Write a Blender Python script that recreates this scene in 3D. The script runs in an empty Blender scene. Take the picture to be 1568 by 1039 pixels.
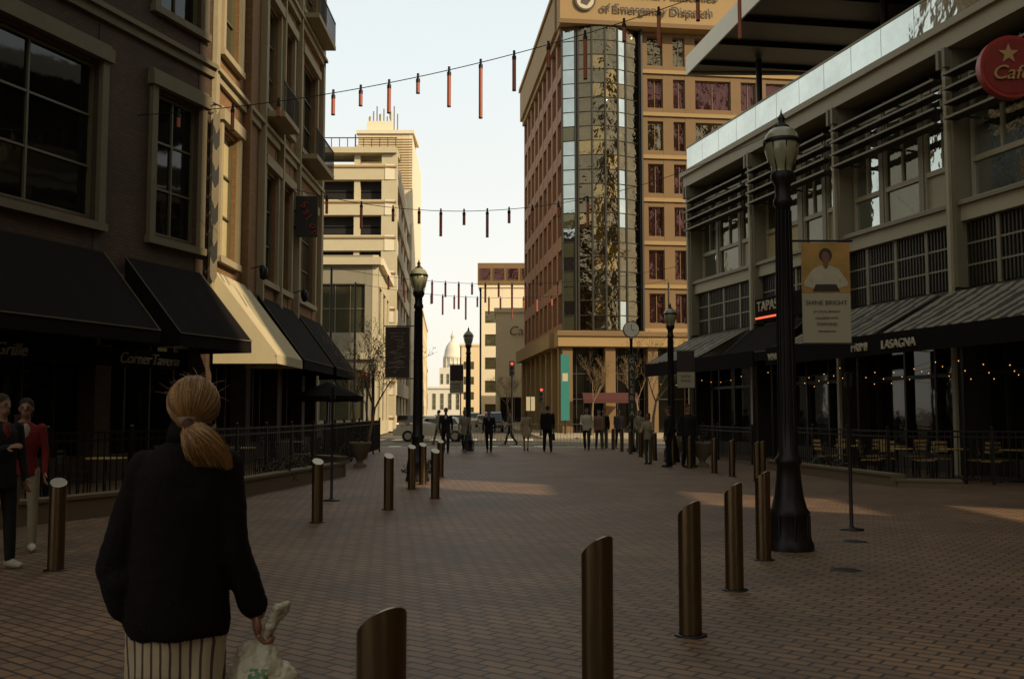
import bpy, bmesh, math, random, time
from mathutils import Vector, Matrix, noise, Euler
from mathutils.bvhtree import BVHTree
random.seed(7)
S=bpy.context.scene
R=math.radians

# ---------------------------------------------------------------- materials
MC={}
WARM=(1.07,.98,.80)   # warm cast of the shadows, multiplied into every material colour
def wm(c): return tuple(min(1,a*b) for a,b in zip(c[:3],WARM))
def mat(name,col,rough=.7,metal=0.0,var=.25,vs=3.0,bump=0.0,bs=20.0,emit=0.0,spec=.5,stretch=(1,1,1)):
    if name in MC: return MC[name]
    m=bpy.data.materials.new(name); m.use_nodes=True; MC[name]=m
    nt=m.node_tree; N=nt.nodes; L=nt.links; b=N['Principled BSDF']
    tc=N.new('ShaderNodeTexCoord'); mp=N.new('ShaderNodeMapping'); mp.inputs['Scale'].default_value=stretch
    L.new(tc.outputs['Object'],mp.inputs['Vector'])
    n=N.new('ShaderNodeTexNoise'); n.inputs['Scale'].default_value=vs; n.inputs['Detail'].default_value=6; n.inputs['Roughness'].default_value=.65
    L.new(mp.outputs['Vector'],n.inputs['Vector'])
    mx=N.new('ShaderNodeMix'); mx.data_type='RGBA'
    c=Vector(wm(col))
    mx.inputs['A'].default_value=(*(c*(1-var)),1); mx.inputs['B'].default_value=(*[min(1,v*(1+var)) for v in c],1)
    L.new(n.outputs['Fac'],mx.inputs['Factor']); L.new(mx.outputs['Result'],b.inputs['Base Color'])
    b.inputs['Roughness'].default_value=rough; b.inputs['Metallic'].default_value=metal
    b.inputs['Specular IOR Level'].default_value=spec
    if bump>0:
        n2=N.new('ShaderNodeTexNoise'); n2.inputs['Scale'].default_value=bs; n2.inputs['Detail'].default_value=4
        L.new(mp.outputs['Vector'],n2.inputs['Vector'])
        bp=N.new('ShaderNodeBump'); bp.inputs['Strength'].default_value=bump; bp.inputs['Distance'].default_value=.02
        L.new(n2.outputs['Fac'],bp.inputs['Height']); L.new(bp.outputs['Normal'],b.inputs['Normal'])
    if emit>0:
        b.inputs['Emission Color'].default_value=(*col[:3],1); b.inputs['Emission Strength'].default_value=emit
    return m
def brickmat(name,c1,c2,mortar,w,h,rough=.85,axis='wall',bump=.4,big=.35,rot=0,msize=.012,bigscale=.35):
    if name in MC: return MC[name]
    m=bpy.data.materials.new(name); m.use_nodes=True; MC[name]=m
    nt=m.node_tree; N=nt.nodes; L=nt.links; b=N['Principled BSDF']
    tc=N.new('ShaderNodeTexCoord')
    if axis=='wall':
        sp=N.new('ShaderNodeSeparateXYZ'); L.new(tc.outputs['Object'],sp.inputs[0])
        ad=N.new('ShaderNodeMath'); ad.operation='ADD'; L.new(sp.outputs['X'],ad.inputs[0]); L.new(sp.outputs['Y'],ad.inputs[1])
        cb=N.new('ShaderNodeCombineXYZ'); L.new(ad.outputs[0],cb.inputs['X']); L.new(sp.outputs['Z'],cb.inputs['Y']); vec=cb.outputs[0]
    else:
        mp=N.new('ShaderNodeMapping'); mp.inputs['Rotation'].default_value=(0,0,rot); L.new(tc.outputs['Object'],mp.inputs['Vector']); vec=mp.outputs[0]
    br=N.new('ShaderNodeTexBrick'); L.new(vec,br.inputs['Vector'])
    br.inputs['Scale'].default_value=1; br.inputs['Brick Width'].default_value=w; br.inputs['Row Height'].default_value=h
    br.inputs['Mortar Size'].default_value=msize; br.inputs['Mortar Smooth'].default_value=.3
    br.inputs['Color1'].default_value=(*wm(c1),1); br.inputs['Color2'].default_value=(*wm(c2),1); br.inputs['Mortar'].default_value=(*wm(mortar),1)
    n=N.new('ShaderNodeTexNoise'); n.inputs['Scale'].default_value=bigscale; n.inputs['Detail'].default_value=8; L.new(tc.outputs['Object'],n.inputs['Vector'])
    mr=N.new('ShaderNodeMapRange'); mr.inputs[1].default_value=.3; mr.inputs[2].default_value=.7; mr.inputs[3].default_value=1-big; mr.inputs[4].default_value=1+big
    L.new(n.outputs['Fac'],mr.inputs[0])
    mul=N.new('ShaderNodeVectorMath'); mul.operation='SCALE'; L.new(br.outputs['Color'],mul.inputs[0]); L.new(mr.outputs[0],mul.inputs['Scale'])
    L.new(mul.outputs[0],b.inputs['Base Color']); b.inputs['Roughness'].default_value=rough
    n3=N.new('ShaderNodeTexNoise'); n3.inputs['Scale'].default_value=30; L.new(tc.outputs['Object'],n3.inputs['Vector'])
    m2=N.new('ShaderNodeMath'); m2.operation='MULTIPLY_ADD'; L.new(n3.outputs['Fac'],m2.inputs[0]); m2.inputs[1].default_value=.3
    inv=N.new('ShaderNodeMath'); inv.operation='SUBTRACT'; inv.inputs[0].default_value=1; L.new(br.outputs['Fac'],inv.inputs[1])
    L.new(inv.outputs[0],m2.inputs[2])
    bp=N.new('ShaderNodeBump'); bp.inputs['Strength'].default_value=bump; bp.inputs['Distance'].default_value=.01
    L.new(m2.outputs[0],bp.inputs['Height']); L.new(bp.outputs['Normal'],b.inputs['Normal'])
    return m
def glassmat(name,col,rough=.04,metal=.0,wob=.06,spec=.9,ws=.5,dist=.15):
    m=mat(name,col,rough,metal,var=.35,vs=.7,bump=wob,bs=ws,spec=spec)
    for n in m.node_tree.nodes:
        if n.type=='BUMP': n.inputs['Distance'].default_value=dist
    return m
def stripemat(name,ca,cb,width,axis=0,duty=.5,rough=.8,dirv=None):
    m=bpy.data.materials.new(name); m.use_nodes=True; MC[name]=m
    nt=m.node_tree; N=nt.nodes; L=nt.links; b=N['Principled BSDF']
    tc=N.new('ShaderNodeTexCoord'); d=N.new('ShaderNodeVectorMath'); d.operation='DOT_PRODUCT'
    dv=dirv or [(1,0,0),(0,1,0),(0,0,1)][axis]
    L.new(tc.outputs['Object'],d.inputs[0]); d.inputs[1].default_value=dv
    nz=N.new('ShaderNodeTexNoise'); nz.inputs['Scale'].default_value=4; L.new(tc.outputs['Object'],nz.inputs['Vector'])
    ma=N.new('ShaderNodeMath'); ma.operation='MULTIPLY_ADD'; L.new(nz.outputs['Fac'],ma.inputs[0]); ma.inputs[1].default_value=width*.7; L.new(d.outputs['Value'],ma.inputs[2])
    dd=N.new('ShaderNodeMath'); dd.operation='DIVIDE'; L.new(ma.outputs[0],dd.inputs[0]); dd.inputs[1].default_value=width
    fr=N.new('ShaderNodeMath'); fr.operation='FRACT'; L.new(dd.outputs[0],fr.inputs[0])
    lt=N.new('ShaderNodeMath'); lt.operation='LESS_THAN'; L.new(fr.outputs[0],lt.inputs[0]); lt.inputs[1].default_value=duty
    mx=N.new('ShaderNodeMix'); mx.data_type='RGBA'; L.new(lt.outputs[0],mx.inputs['Factor'])
    mx.inputs['A'].default_value=(*wm(ca),1); mx.inputs['B'].default_value=(*wm(cb),1)
    L.new(mx.outputs['Result'],b.inputs['Base Color']); b.inputs['Roughness'].default_value=rough
    return m

M_pave=brickmat('paving_bricks',(.178,.104,.058),(.112,.067,.039),(.028,.016,.010),.22,.11,rough=.60,axis='floor',bump=.8,big=.30,rot=R(38),msize=.012,bigscale=.5)
M_side=brickmat('sidewalk_concrete',(.34,.29,.22),(.30,.26,.20),(.12,.10,.08),1.5,1.5,axis='floor',bump=.2,big=.2,msize=.02)
M_asph=mat('asphalt',(.10,.085,.066),.85,var=.3,vs=2,bump=.4,bs=60)
M_gnd=mat('ground_earth',(.14,.12,.09),.95,var=.3,vs=.2)
M_paint=mat('road_paint',(.6,.58,.5),.7,var=.15,vs=8)
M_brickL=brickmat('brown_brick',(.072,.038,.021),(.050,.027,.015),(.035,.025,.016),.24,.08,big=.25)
M_brickO=brickmat('orange_brick',(.27,.142,.055),(.21,.107,.042),(.15,.10,.055),.24,.08,big=.15)  # far wall brick, colour raised so it reads as sunlit
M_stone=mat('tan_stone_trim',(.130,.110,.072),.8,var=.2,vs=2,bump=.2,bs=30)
M_stoneO=mat('lit_stone_trim',(.30,.258,.175),.8,var=.2,vs=2,bump=.2,bs=30)  # lighter copy of the stone trim, sunlight put into the colour
M_cream=mat('cream_concrete',(.46,.42,.32),.8,var=.15,vs=1.2,bump=.1,bs=20)
M_dkf=mat('dark_window_frame',(.022,.019,.013),.5,var=.1)
M_grf=mat('olive_window_frame',(.10,.095,.050),.5,var=.1)
M_glD=glassmat('dark_glass',(.006,.006,.005),spec=.45)
M_glM=glassmat('green_glass',(.105,.105,.070),metal=.55,spec=.5,wob=.3)
M_glB=glassmat('blue_reflective_glass',(.42,.50,.56),metal=1.0,wob=.25,ws=.8)
M_glK=glassmat('black_curtain_glass',(.15,.13,.095),metal=1.0,wob=.65,ws=.6,rough=.05,dist=.35)
M_glR=glassmat('bronze_glass',(.085,.038,.040),metal=.8,wob=.6,ws=.7,dist=.3)
M_glG=glassmat('gold_reflection_glass',(.27,.21,.115),metal=1.0,wob=.65,ws=.6,dist=.35)  # gold colour stands in for a sunlit facade mirrored in the panes
M_blind=mat('window_blind',(.44,.38,.22),.7,var=.2,vs=1)
M_black=mat('black_fabric',(.0065,.005,.0045),.95,var=.2,vs=3,bump=.25,bs=4,spec=.15)
M_awnT=mat('tan_awning_fabric',(.42,.37,.26),.9,var=.1,vs=3,bump=.1,bs=4)
M_iron=mat('black_iron',(.009,.006,.005),.45,metal=.2,var=.3,vs=8,spec=.35)
M_dark=mat('dark_interior',(.008,.006,.005),.9)
M_gold=mat('tan_precast',(.26,.178,.078),.75,var=.12,vs=.6,bump=.1,bs=10)
M_brn=mat('brown_precast',(.145,.091,.040),.8,var=.15,vs=.6)
M_org=mat('orange_mullion',(.23,.11,.055),.7,var=.12,vs=.8)
M_grey=mat('grey_metal_panel',(.185,.168,.122),.5,metal=.1,var=.18,vs=1.3)
M_lgrey=mat('light_panel',(.33,.308,.232),.55,var=.15,vs=.8)
M_dgrey=mat('dark_grey_metal',(.042,.037,.027),.5,metal=.3,var=.15,vs=2)
M_white=mat('white_fascia',(.75,.74,.68),.5,var=.05)
M_parg=glassmat('parapet_glass',(.62,.70,.76),metal=.9,rough=.08,wob=.4,ws=.6)
M_steel=mat('brushed_bronze_steel',(.145,.106,.068),.28,metal=.95,var=.35,vs=5,bump=.12,bs=6,stretch=(6,6,.6))
M_steelT=mat('polished_steel_cap',(.36,.34,.31),.3,metal=.9,var=.15,vs=9)
M_globe=mat('lamp_globe_glass',(.24,.24,.165),.2,var=.2,vs=6,spec=.7)
M_bark=mat('tree_bark',(.17,.12,.075),.9,var=.3,vs=8,bump=.4,bs=30)
M_leaf=mat('spring_leaves',(.19,.125,.045),.8,var=.5,vs=1.5)
M_leafg=mat('shrub_leaves',(.025,.026,.010),.8,var=.5,vs=2)
M_red=mat('red_enamel',(.30,.02,.014),.4,var=.15,vs=3)
M_redneon=mat('red_neon',(1.0,.12,.05),.4,emit=1.2)
M_redlit=mat('red_script_lettering',(.35,.04,.03),.5,var=.1)
M_txt=mat('cream_lettering',(.42,.39,.30),.6,var=.05)
M_txd=mat('dull_lettering',(.22,.20,.16),.6,var=.05)  # darker copy of the cream lettering
M_dtxt=mat('dark_lettering',(.04,.028,.02),.6,var=.05)
M_teal=mat('teal_banner',(.02,.17,.17),.6,var=.15)
M_bulb=mat('warm_bulb',(1.0,.45,.13),.4,emit=1.6)
M_tube=mat('tube_pendant',(.34,.082,.038),.5,var=.2)
M_haze1=mat('pale_haze_stone',(.64,.60,.52),.9,var=.08,vs=.1)  # albedo lightened: distance haze is put into the colour
M_haze2=mat('hazy_beige',(.62,.53,.39),.9,var=.08,vs=.1)  # beige lightened the same way to stand in for haze
M_haze3=mat('distant_hazy_stone',(.55,.54,.52),.9,var=.05,vs=.1)  # paler, low-contrast stone; aerial haze is in the colour
M_wood=mat('yellow_wood',(.26,.17,.055),.6,var=.2,vs=5)

# ---------------------------------------------------------------- mesh builder
BF=[(0,3,2,1),(4,5,6,7),(0,1,5,4),(1,2,6,5),(2,3,7,6),(3,0,4,7)]
class B:
    def __init__(s): s.v=[];s.f=[];s.m=[];s.mats=[];s.sm=[]
    def mi(s,m):
        if m not in s.mats: s.mats.append(m)
        return s.mats.index(m)
    def add(s,vs,fs,m,smooth=False):
        o=len(s.v); s.v+=[tuple(v) for v in vs]; k=s.mi(m)
        for f in fs: s.f.append([i+o for i in f]); s.m.append(k); s.sm.append(smooth)
    def box(s,a,b,m,fr=None):
        (x0,y0,z0),(x1,y1,z1)=a,b
        vs=[(x0,y0,z0),(x1,y0,z0),(x1,y1,z0),(x0,y1,z0),(x0,y0,z1),(x1,y0,z1),(x1,y1,z1),(x0,y1,z1)]
        if fr: t=fr.t; vs=[t(*v) for v in vs]
        s.add(vs,BF,m)
    def prism(s,pts,z0,z1,m):
        n=len(pts)
        vs=[(x,y,z0) for x,y in pts]+[(x,y,z1) for x,y in pts]
        s.add(vs,[list(range(n))[::-1],list(range(n,2*n))]+[(i,(i+1)%n,n+(i+1)%n,n+i) for i in range(n)],m)
    def quad(s,pts,m): s.add(pts,[tuple(range(len(pts)))],m)
    def cone(s,a,b,ra,rb,m,seg=10,caps=True,smooth=True):
        a=Vector(a);b=Vector(b);d=b-a
        if d.length<1e-6: return
        q=d.to_track_quat('Z','Y'); X=q@Vector((1,0,0)); Y=q@Vector((0,1,0)); vs=[]
        for c,r in((a,ra),(b,rb)):
            for i in range(seg):
                t=2*math.pi*i/seg; vs.append(c+X*(r*math.cos(t))+Y*(r*math.sin(t)))
        fs=[(i,(i+1)%seg,seg+(i+1)%seg,seg+i) for i in range(seg)]
        s.add(vs,fs,m,smooth)
        if caps: s.add(vs,[tuple(range(seg))[::-1],tuple(range(seg,2*seg))],m)
    def sph(s,c,r,m,seg=12,rings=8,rot=None):
        if not hasattr(r,'__len__'): r=(r,r,r)
        c=Vector(c); vs=[]; P=lambda v:(c+(rot@v if rot else v))
        vs.append(P(Vector((0,0,-r[2]))))
        for j in range(1,rings):
            ph=-math.pi/2+math.pi*j/rings
            for i in range(seg):
                t=2*math.pi*i/seg
                vs.append(P(Vector((r[0]*math.cos(ph)*math.cos(t),r[1]*math.cos(ph)*math.sin(t),r[2]*math.sin(ph)))))
        vs.append(P(Vector((0,0,r[2])))); fs=[]
        for i in range(seg): fs.append((0,1+(i+1)%seg,1+i))
        for j in range(rings-2):
            for i in range(seg):
                a=1+j*seg+i;b2=1+j*seg+(i+1)%seg; fs.append((a,b2,b2+seg,a+seg))
        t=len(vs)-1;o=1+(rings-2)*seg
        for i in range(seg): fs.append((o+i,o+(i+1)%seg,t))
        s.add(vs,fs,m,True)
    def chain(s,pts,rad,m,seg=12):
        for i in range(len(pts)):
            s.sph(pts[i],rad[i],m,seg,8)
            if i: s.cone(pts[i-1],pts[i],rad[i-1],rad[i],m,seg)
    def rings(s,rg,m,seg=24):
        vs=[];n=len(rg)
        for cx,cy,cz,rx,ry in rg:
            for i in range(seg):
                t=2*math.pi*i/seg; vs.append((cx+rx*math.cos(t),cy+ry*math.sin(t),cz))
        fs=[(j*seg+i,j*seg+(i+1)%seg,(j+1)*seg+(i+1)%seg,(j+1)*seg+i) for j in range(n-1) for i in range(seg)]
        fs+= [tuple(range(seg))[::-1],tuple(range((n-1)*seg,n*seg))]
        s.add(vs,fs,m,True)
    def lathe(s,prof,m,seg=24,c=(0,0,0)):
        vs=[];n=len(prof)
        for r,z in prof:
            for i in range(seg):
                t=2*math.pi*i/seg; vs.append((c[0]+max(r,.0005)*math.cos(t),c[1]+max(r,.0005)*math.sin(t),c[2]+z))
        fs=[(j*seg+i,j*seg+(i+1)%seg,(j+1)*seg+(i+1)%seg,(j+1)*seg+i) for j in range(n-1) for i in range(seg)]
        s.add(vs,fs,m,True)
    def mesh(s,name,recalc=True,off=(0,0,0)):
        me=bpy.data.meshes.new(name); ox,oy,oz=off
        me.from_pydata([(v[0]-ox,v[1]-oy,v[2]-oz) for v in s.v],[],s.f)
        for m in s.mats: me.materials.append(m)
        me.polygons.foreach_set('material_index',s.m); me.polygons.foreach_set('use_smooth',s.sm)
        if recalc:
            bm=bmesh.new(); bm.from_mesh(me); bmesh.ops.recalc_face_normals(bm,faces=bm.faces); bm.to_mesh(me); bm.free()
        me.update(); return me
    def obj(s,name,loc=(0,0,0),yaw=0,world=False,recalc=True,parent=None,scale=1):
        me=s.mesh(name,recalc,loc if world else (0,0,0))
        ob=bpy.data.objects.new(name,me); S.collection.objects.link(ob)
        ob.location=loc; ob.rotation_euler=(0,0,yaw); ob.scale=(scale,)*3
        if parent: setpar(ob,parent)
        return ob
def setpar(c,p):
    c.parent=p
    c.matrix_parent_inverse=(Matrix.Translation(p.location)@p.rotation_euler.to_matrix().to_4x4()).inverted()
def text(body,loc,size,yaw,m,parent=None,ext=.02,align='LEFT',name='lettering',shear=0):
    c=bpy.data.curves.new(name,'FONT'); c.body=body; c.size=size; c.extrude=ext; c.align_x=align; c.shear=shear
    c.materials.append(m); o=bpy.data.objects.new(name,c); S.collection.objects.link(o)
    o.location=loc; o.rotation_euler=(math.pi/2,0,yaw)
    if parent: setpar(o,parent)
    return o
class Fr:
    def __init__(s,p0,p1):
        s.p=Vector((*p0,0)); d=Vector((*p1,0))-s.p; s.L=d.length; s.d=d.normalized(); s.n=Vector((s.d.y,-s.d.x,0)); s.yaw=math.atan2(s.d.y,s.d.x)
        s.k=(s.p.x,s.p.y,s.d.x,s.d.y)
    def t(s,a,n,z):
        px,py,dx,dy=s.k; return (px+dx*a+dy*n, py+dy*a-dx*n, z)
    def __call__(s,a,n,z): return Vector(s.t(a,n,z))
class Off:
    def __init__(s,f,o): s.f=f;s.o=o
    def t(s,a,n,z): return s.f.t(a+s.o,n,z)
    def __call__(s,a,n,z): return s.f(a+s.o,n,z)
def window(b,fr,s0,s1,z0,z1,glass,frame,nx=2,nz=2,dep=-.2,fw=.06):
    t=random.uniform(-.008,.008); u=random.uniform(-.008,.008)
    b.quad([fr.t(s0,dep+t,z0),fr.t(s1,dep-t,z0),fr.t(s1,dep-t+u,z1),fr.t(s0,dep+t+u,z1)],glass)
    f=fw; g=dep-.02
    b.box((s0,g,z0),(s0+f,dep+.08,z1),frame,fr); b.box((s1-f,g,z0),(s1,dep+.08,z1),frame,fr)
    b.box((s0+f,g,z0),(s1-f,dep+.08,z0+f),frame,fr); b.box((s0+f,g,z1-f),(s1-f,dep+.08,z1),frame,fr)
    for i in range(1,nx):
        c=s0+(s1-s0)*i/nx; b.box((c-f*.4,g,z0+f),(c+f*.4,dep+.06,z1-f),frame,fr)
    for i in range(1,nz):
        c=z0+(z1-z0)*i/nz; b.box((s0+f,g,c-f*.4),(s1-f,dep+.055,c+f*.4),frame,fr)
def facade(b,fr,L,H,cols,rows,wall,glass,frame,z0=0,nx=2,nz=2,th=.35,surround=None,gl_fn=None,dep=-.2,fw=.06,spandrel=None):
    cols=sorted(cols); cur=0
    for c0,c1 in cols:
        if c0>cur: b.box((cur,-th,z0),(c0,0,H),wall,fr)
        zc=z0
        for r0,r1 in rows:
            if r0>zc: b.box((c0,-th,zc),(c1,-.015,r0),spandrel or wall,fr)
            window(b,fr,c0,c1,r0,r1,gl_fn() if gl_fn else glass,frame,nx,nz,dep,fw)
            if surround:
                w=.22
                b.box((c0-w,.002,r0-.1),(c0-.02,.12,r1+.1),surround,fr); b.box((c1+.02,.002,r0-.1),(c1+w,.12,r1+.1),surround,fr)
                b.box((c0-w-.08,.002,r1+.1),(c1+w+.08,.2,r1+.42),surround,fr)
                b.box((c0-w-.04,.002,r1+.42),(c1+w+.04,.13,r1+.5),surround,fr)
                b.box((c0-w-.05,.002,r0-.28),(c1+w+.05,.16,r0-.1),surround,fr)
            zc=r1
        if zc<H: b.box((c0,-th,zc),(c1,-.015,H),spandrel or wall,fr)
        cur=c1
    if cur<L: b.box((cur,-th,z0),(L,0,H),wall,fr)
def awning(name,fr,s0,s1,zt,zb,n0,n1,m,val=.3,side=True,ribs=0):
    b=B(); vs=[]
    ns=max(2,int((s1-s0)/.9)); nn=5
    for j in range(nn+1):
        for i in range(ns*3+1):
            a=s0+(s1-s0)*i/(ns*3); q=j/nn
            sag=.05*math.sin(math.pi*q)*(abs(math.sin(math.pi*i/3)))
            vs.append(fr(a,n0+(n1-n0)*q,zt+(zb-zt)*q-sag))
    w=ns*3+1
    b.add(vs,[(j*w+i,j*w+i+1,(j+1)*w+i+1,(j+1)*w+i) for j in range(nn) for i in range(w-1)],m,True)
    b.quad([fr(s0,n1,zb),fr(s1,n1,zb),fr(s1,n1+.01,zb-val),fr(s0,n1+.01,zb-val)],m)
    if side:
        for a in(s0,s1): b.quad([fr(a,n0,zt),fr(a,n1,zb),fr(a,n1,zb-val),fr(a,n0,zb-val)],m)
    for a in(s0+.02,s1-.02):
        b.cone(fr(a,n0,zt-.05),fr(a,n1-.03,zb-.05),.02,.02,M_iron,6); b.cone(fr(a,n0,zb-.1),fr(a,n1-.03,zb-.1),.02,.02,M_iron,6)
    b.cone(fr(s0,n1-.03,zb-.06),fr(s1,n1-.03,zb-.06),.02,.02,M_iron,6)
    if m is M_black:
        b.box((s0,n1+.012,zb-.012),(s1,n1+.03,zb+.012),M_stone,fr)
        for a in(s0,s1): b.cone(fr(a,n0,zt+.01),fr(a,n1,zb+.01),.012,.012,M_stone,4)
    o=fr((s0+s1)/2,0,0)
    return b.obj(name,tuple(o),world=True,recalc=False)

# ---------------------------------------------------------------- ground
b=B(); b.quad([(-2500,-600,-.16),(2500,-600,-.16),(2500,4000,-.16),(-2500,4000,-.16)],M_gnd); b.obj('ground')
b=B(); b.prism([(-30,-60),(30,-60),(30,46),(-30,46)],-.15,0,M_pave); b.obj('plaza_paving')
b=B(); b.quad([(-200,46,-.10),(200,46,-.10),(200,64,-.10),(-200,64,-.10)],M_asph)
b.quad([(-9.5,64,-.10),(1.5,64,-.10),(-34,640,-.10),(-48,640,-.10)],M_asph)
b.obj('asphalt_road')
b=B()
b.prism([(2,64),(60,64),(60,140),(-3.5,160)],-.15,.0,M_side); b.obj('sidewalk')
b=B(); b.prism([(-60,64),(-10,64),(-17,190),(-60,190)],-.15,.0,M_side); b.obj('sidewalk')
b=B(); b.prism([(-30,45.7),(30,45.7),(30,46.0),(-30,46.0)],-.12,.006,M_cream); b.obj('kerb')
b=B()
for i in range(9): b.quad([(-8.5+i*1.2,47,-.096),(-7.9+i*1.2,47,-.096),(-7.9+i*1.2,50,-.096),(-8.5+i*1.2,50,-.096)],M_paint)
for i in range(-10,11): b.quad([(i*8-1.5,54.9,-.096),(i*8+1.5,54.9,-.096),(i*8+1.5,55.1,-.096),(i*8-1.5,55.1,-.096)],M_paint)
for i in range(9): b.quad([(-8.5+i*1.15,60.5,-.096),(-7.9+i*1.15,60.5,-.096),(-7.9+i*1.15,63.3,-.096),(-8.5+i*1.15,63.3,-.096)],M_paint)
b.obj('road_markings')
for x,y in((4.15,12.2),(3.3,10.0)):
    b=B(); b.lathe([(0,.006),(.13,.006),(.15,.001)],M_iron,20); b.obj('utility_cover',(x,y,0))

# ---------------------------------------------------------------- left brick building
C=(-8.0,26.0)
def nearL(s): return (C[0]-.322*s, C[1]-.947*s)
LN=24.0
frN=Fr(nearL(LN),C); frF=Fr(C,(-8.0,41.0)); frE=Fr((-8.0,41.0),(-24,41.0))
b=B()
rows=[(5.9,9.4),(11.6,15.0),(17,20.4)]
cN=[(LN-2.25,LN-.55)]+[(LN-7.9,LN-4.2),(LN-11.6,LN-9.9),(LN-17,LN-13.4),(LN-21,LN-19.2)]
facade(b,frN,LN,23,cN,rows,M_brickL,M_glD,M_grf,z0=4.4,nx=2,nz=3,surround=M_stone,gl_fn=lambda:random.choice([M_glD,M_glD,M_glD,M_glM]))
_fl=[M_blind,M_glM,M_blind, M_glD,M_glM,M_glD, M_glM,M_glD,M_glM, M_glM,M_glD,M_glM]; _it=iter(_fl)
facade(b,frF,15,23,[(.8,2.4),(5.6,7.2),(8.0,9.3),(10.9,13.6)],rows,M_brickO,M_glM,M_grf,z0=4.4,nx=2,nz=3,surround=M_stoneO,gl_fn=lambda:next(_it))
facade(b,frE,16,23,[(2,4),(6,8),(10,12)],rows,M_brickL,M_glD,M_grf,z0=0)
for fr,L in((frN,LN),(frF,15)):
    b.quad([fr(0,-.5,0),fr(L,-.5,0),fr(L,-.5,4.4),fr(0,-.5,4.4)],M_glD)
    a=0
    while a<L-.2:
        b.box((a,-.48,0),(a+.5,-.003,4.38),M_brickL,fr); b.box((a+.5,-.48,0),(a+4,-.2,.6),M_brickL,fr)
        for k in range(1,4): b.box((a+.5+k*.9,-.49,.6),(a+.56+k*.9,-.4,4.38),M_dkf,fr)
        b.box((a+.5,-.488,3.2),(a+4,-.41,3.3),M_dkf,fr)
        a+=4.0
    st=M_stone if fr is frN else M_stoneO
    b.box((0.01,.002,4.45),(L-.01,.10,4.75),st,fr)
    for z,n in((10.45,.10),(16.0,.16)):
        b.box((0.01,.002,z),(L-.01,n,z+.22),st,fr); b.box((0.01,.002,z+.22),(L-.01,n+.1,z+.34),st,fr)
b.box((-.05,.004,4.76),(.25,.13,23),M_stoneO,frF)
b.box((14.6,.004,4.76),(14.98,.16,23),M_stoneO,frF)
for a in(3.1,4.9,7.45,10.1): b.box((a,.004,4.76),(a+.16,.22,23),M_stoneO if a!=3.1 else M_brickO,frF)
for z in(11.0,16.4):
    b.box((5.2,.005,z),(7.35,.75,z+.18),M_stoneO,frF); b.box((10.5,.005,z),(14.0,.75,z+.18),M_stoneO,frF)
    for s0,s1 in((5.2,7.35),(10.5,14.0)):
        b.box((s0,.70,z+1.1),(s1,.74,z+1.15),M_iron,frF)
        k=int((s1-s0)/.14)
        for i in range(k+1): b.box((s0+i*(s1-s0-.02)/k,.71,z+.18),(s0+i*(s1-s0-.02)/k+.02,.73,z+1.1),M_iron,frF)
b.prism([tuple(nearL(LN)),(-8.02,26),(-8.02,40.9),(-24,40.9),(-24,4)],22.9,23.5,M_stone)
x0,y0=nearL(LN)
b.prism([(x0-.8,y0),(-9,26),(-9,40.4),(-24,40.4),(-24,4)],0,22.8,M_dark)
left=b.obj('brick_building',(-14,26,0),world=True)
b=B()
for i in range(9):
    z=9.6-i*.5; m=M_dkf if i%2 else M_stone
    b.quad([frN(LN-.33,.3,z),frN(LN-.18,.3,z-.22),frN(LN-.18,.3,z-.70),frN(LN-.33,.3,z-.5)],m)
    b.quad([frN(LN-.18,.3,z-.22),frN(LN-.03,.3,z),frN(LN-.03,.3,z-.5),frN(LN-.18,.3,z-.70)],m)
b.cone(frN(LN-.35,.3,9.65),frN(LN,.3,9.65),.02,.02,M_iron,6); b.cone(frN(LN-.18,0,9.65),frN(LN-.18,.32,9.65),.02,.02,M_iron,6)
b.obj('pennant_banner',tuple(frN(LN-.2,.3,0)),world=True,recalc=False)
awning('fabric_awning',frN,LN-9.0,LN-4.0,5.15,3.35,.12,1.7,M_black,val=.3)
awning('fabric_awning',frN,LN-3.3,LN-.5,5.15,3.35,.12,1.7,M_black,val=.3)
awning('fabric_awning',frN,LN-15,LN-10.,5.15,3.35,.12,1.7,M_black,val=.3)
awning('fabric_awning',frF,.2,3.4,5.3,3.1,.12,1.8,M_awnT,val=.25,side=True)
awning('fabric_awning',frF,4.6,9.6,5.2,3.2,.12,1.6,M_black)
awning('fabric_awning',frF,10.3,14.6,5.2,3.2,.12,1.6,M_black)
b=B(); b.box((LN-9.5,1.0,2.55),(LN-2.6,1.1,2.95),M_black,frN)
for a in(LN-9.3,LN-6,LN-2.8): b.cone(frN(a,1.05,2.9),frN(a,1.05,3.3),.015,.015,M_iron,6)
sg=b.obj('restaurant_sign',tuple(frN(LN-5,1.05,0)),world=True)
text('CornerTavern',frN(LN-4.6,1.13,2.63),.34,frN.yaw,M_txd,sg,shear=.3)
text('Grille',frN(LN-7.9,1.13,2.63),.34,frN.yaw,M_txd,sg,shear=.3)
b=B(); b.box((9.7,.15,7.9),(9.76,.95,9.4),M_dkf,frF); b.box((9.69,.02,8.2),(9.8,.15,8.3),M_iron,frF); b.box((9.69,.02,8.8),(9.8,.15,8.9),M_iron,frF)
sg=b.obj('projecting_sign',tuple(frF(9.7,.5,8)),world=True)
for k,ch in enumerate('Salon'): 
    o=text(ch,(-7.72+k*.11,35.66,9.05-k*.25),.40,0,M_redlit,sg,shear=.3); o.rotation_euler=(R(90),R(35),0)
for a in(3.9,9.9):
    b=B(); b.cone((0,0,0),(.35,0,.1),.02,.02,M_iron,6); b.lathe([(.0,-.35),(.1,-.3),(.14,0),(.05,.08),(0,.12)],M_iron,12,c=(.38,0,0)); b.obj('wall_lantern',tuple(frF(a,.1,5.9)))

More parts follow.
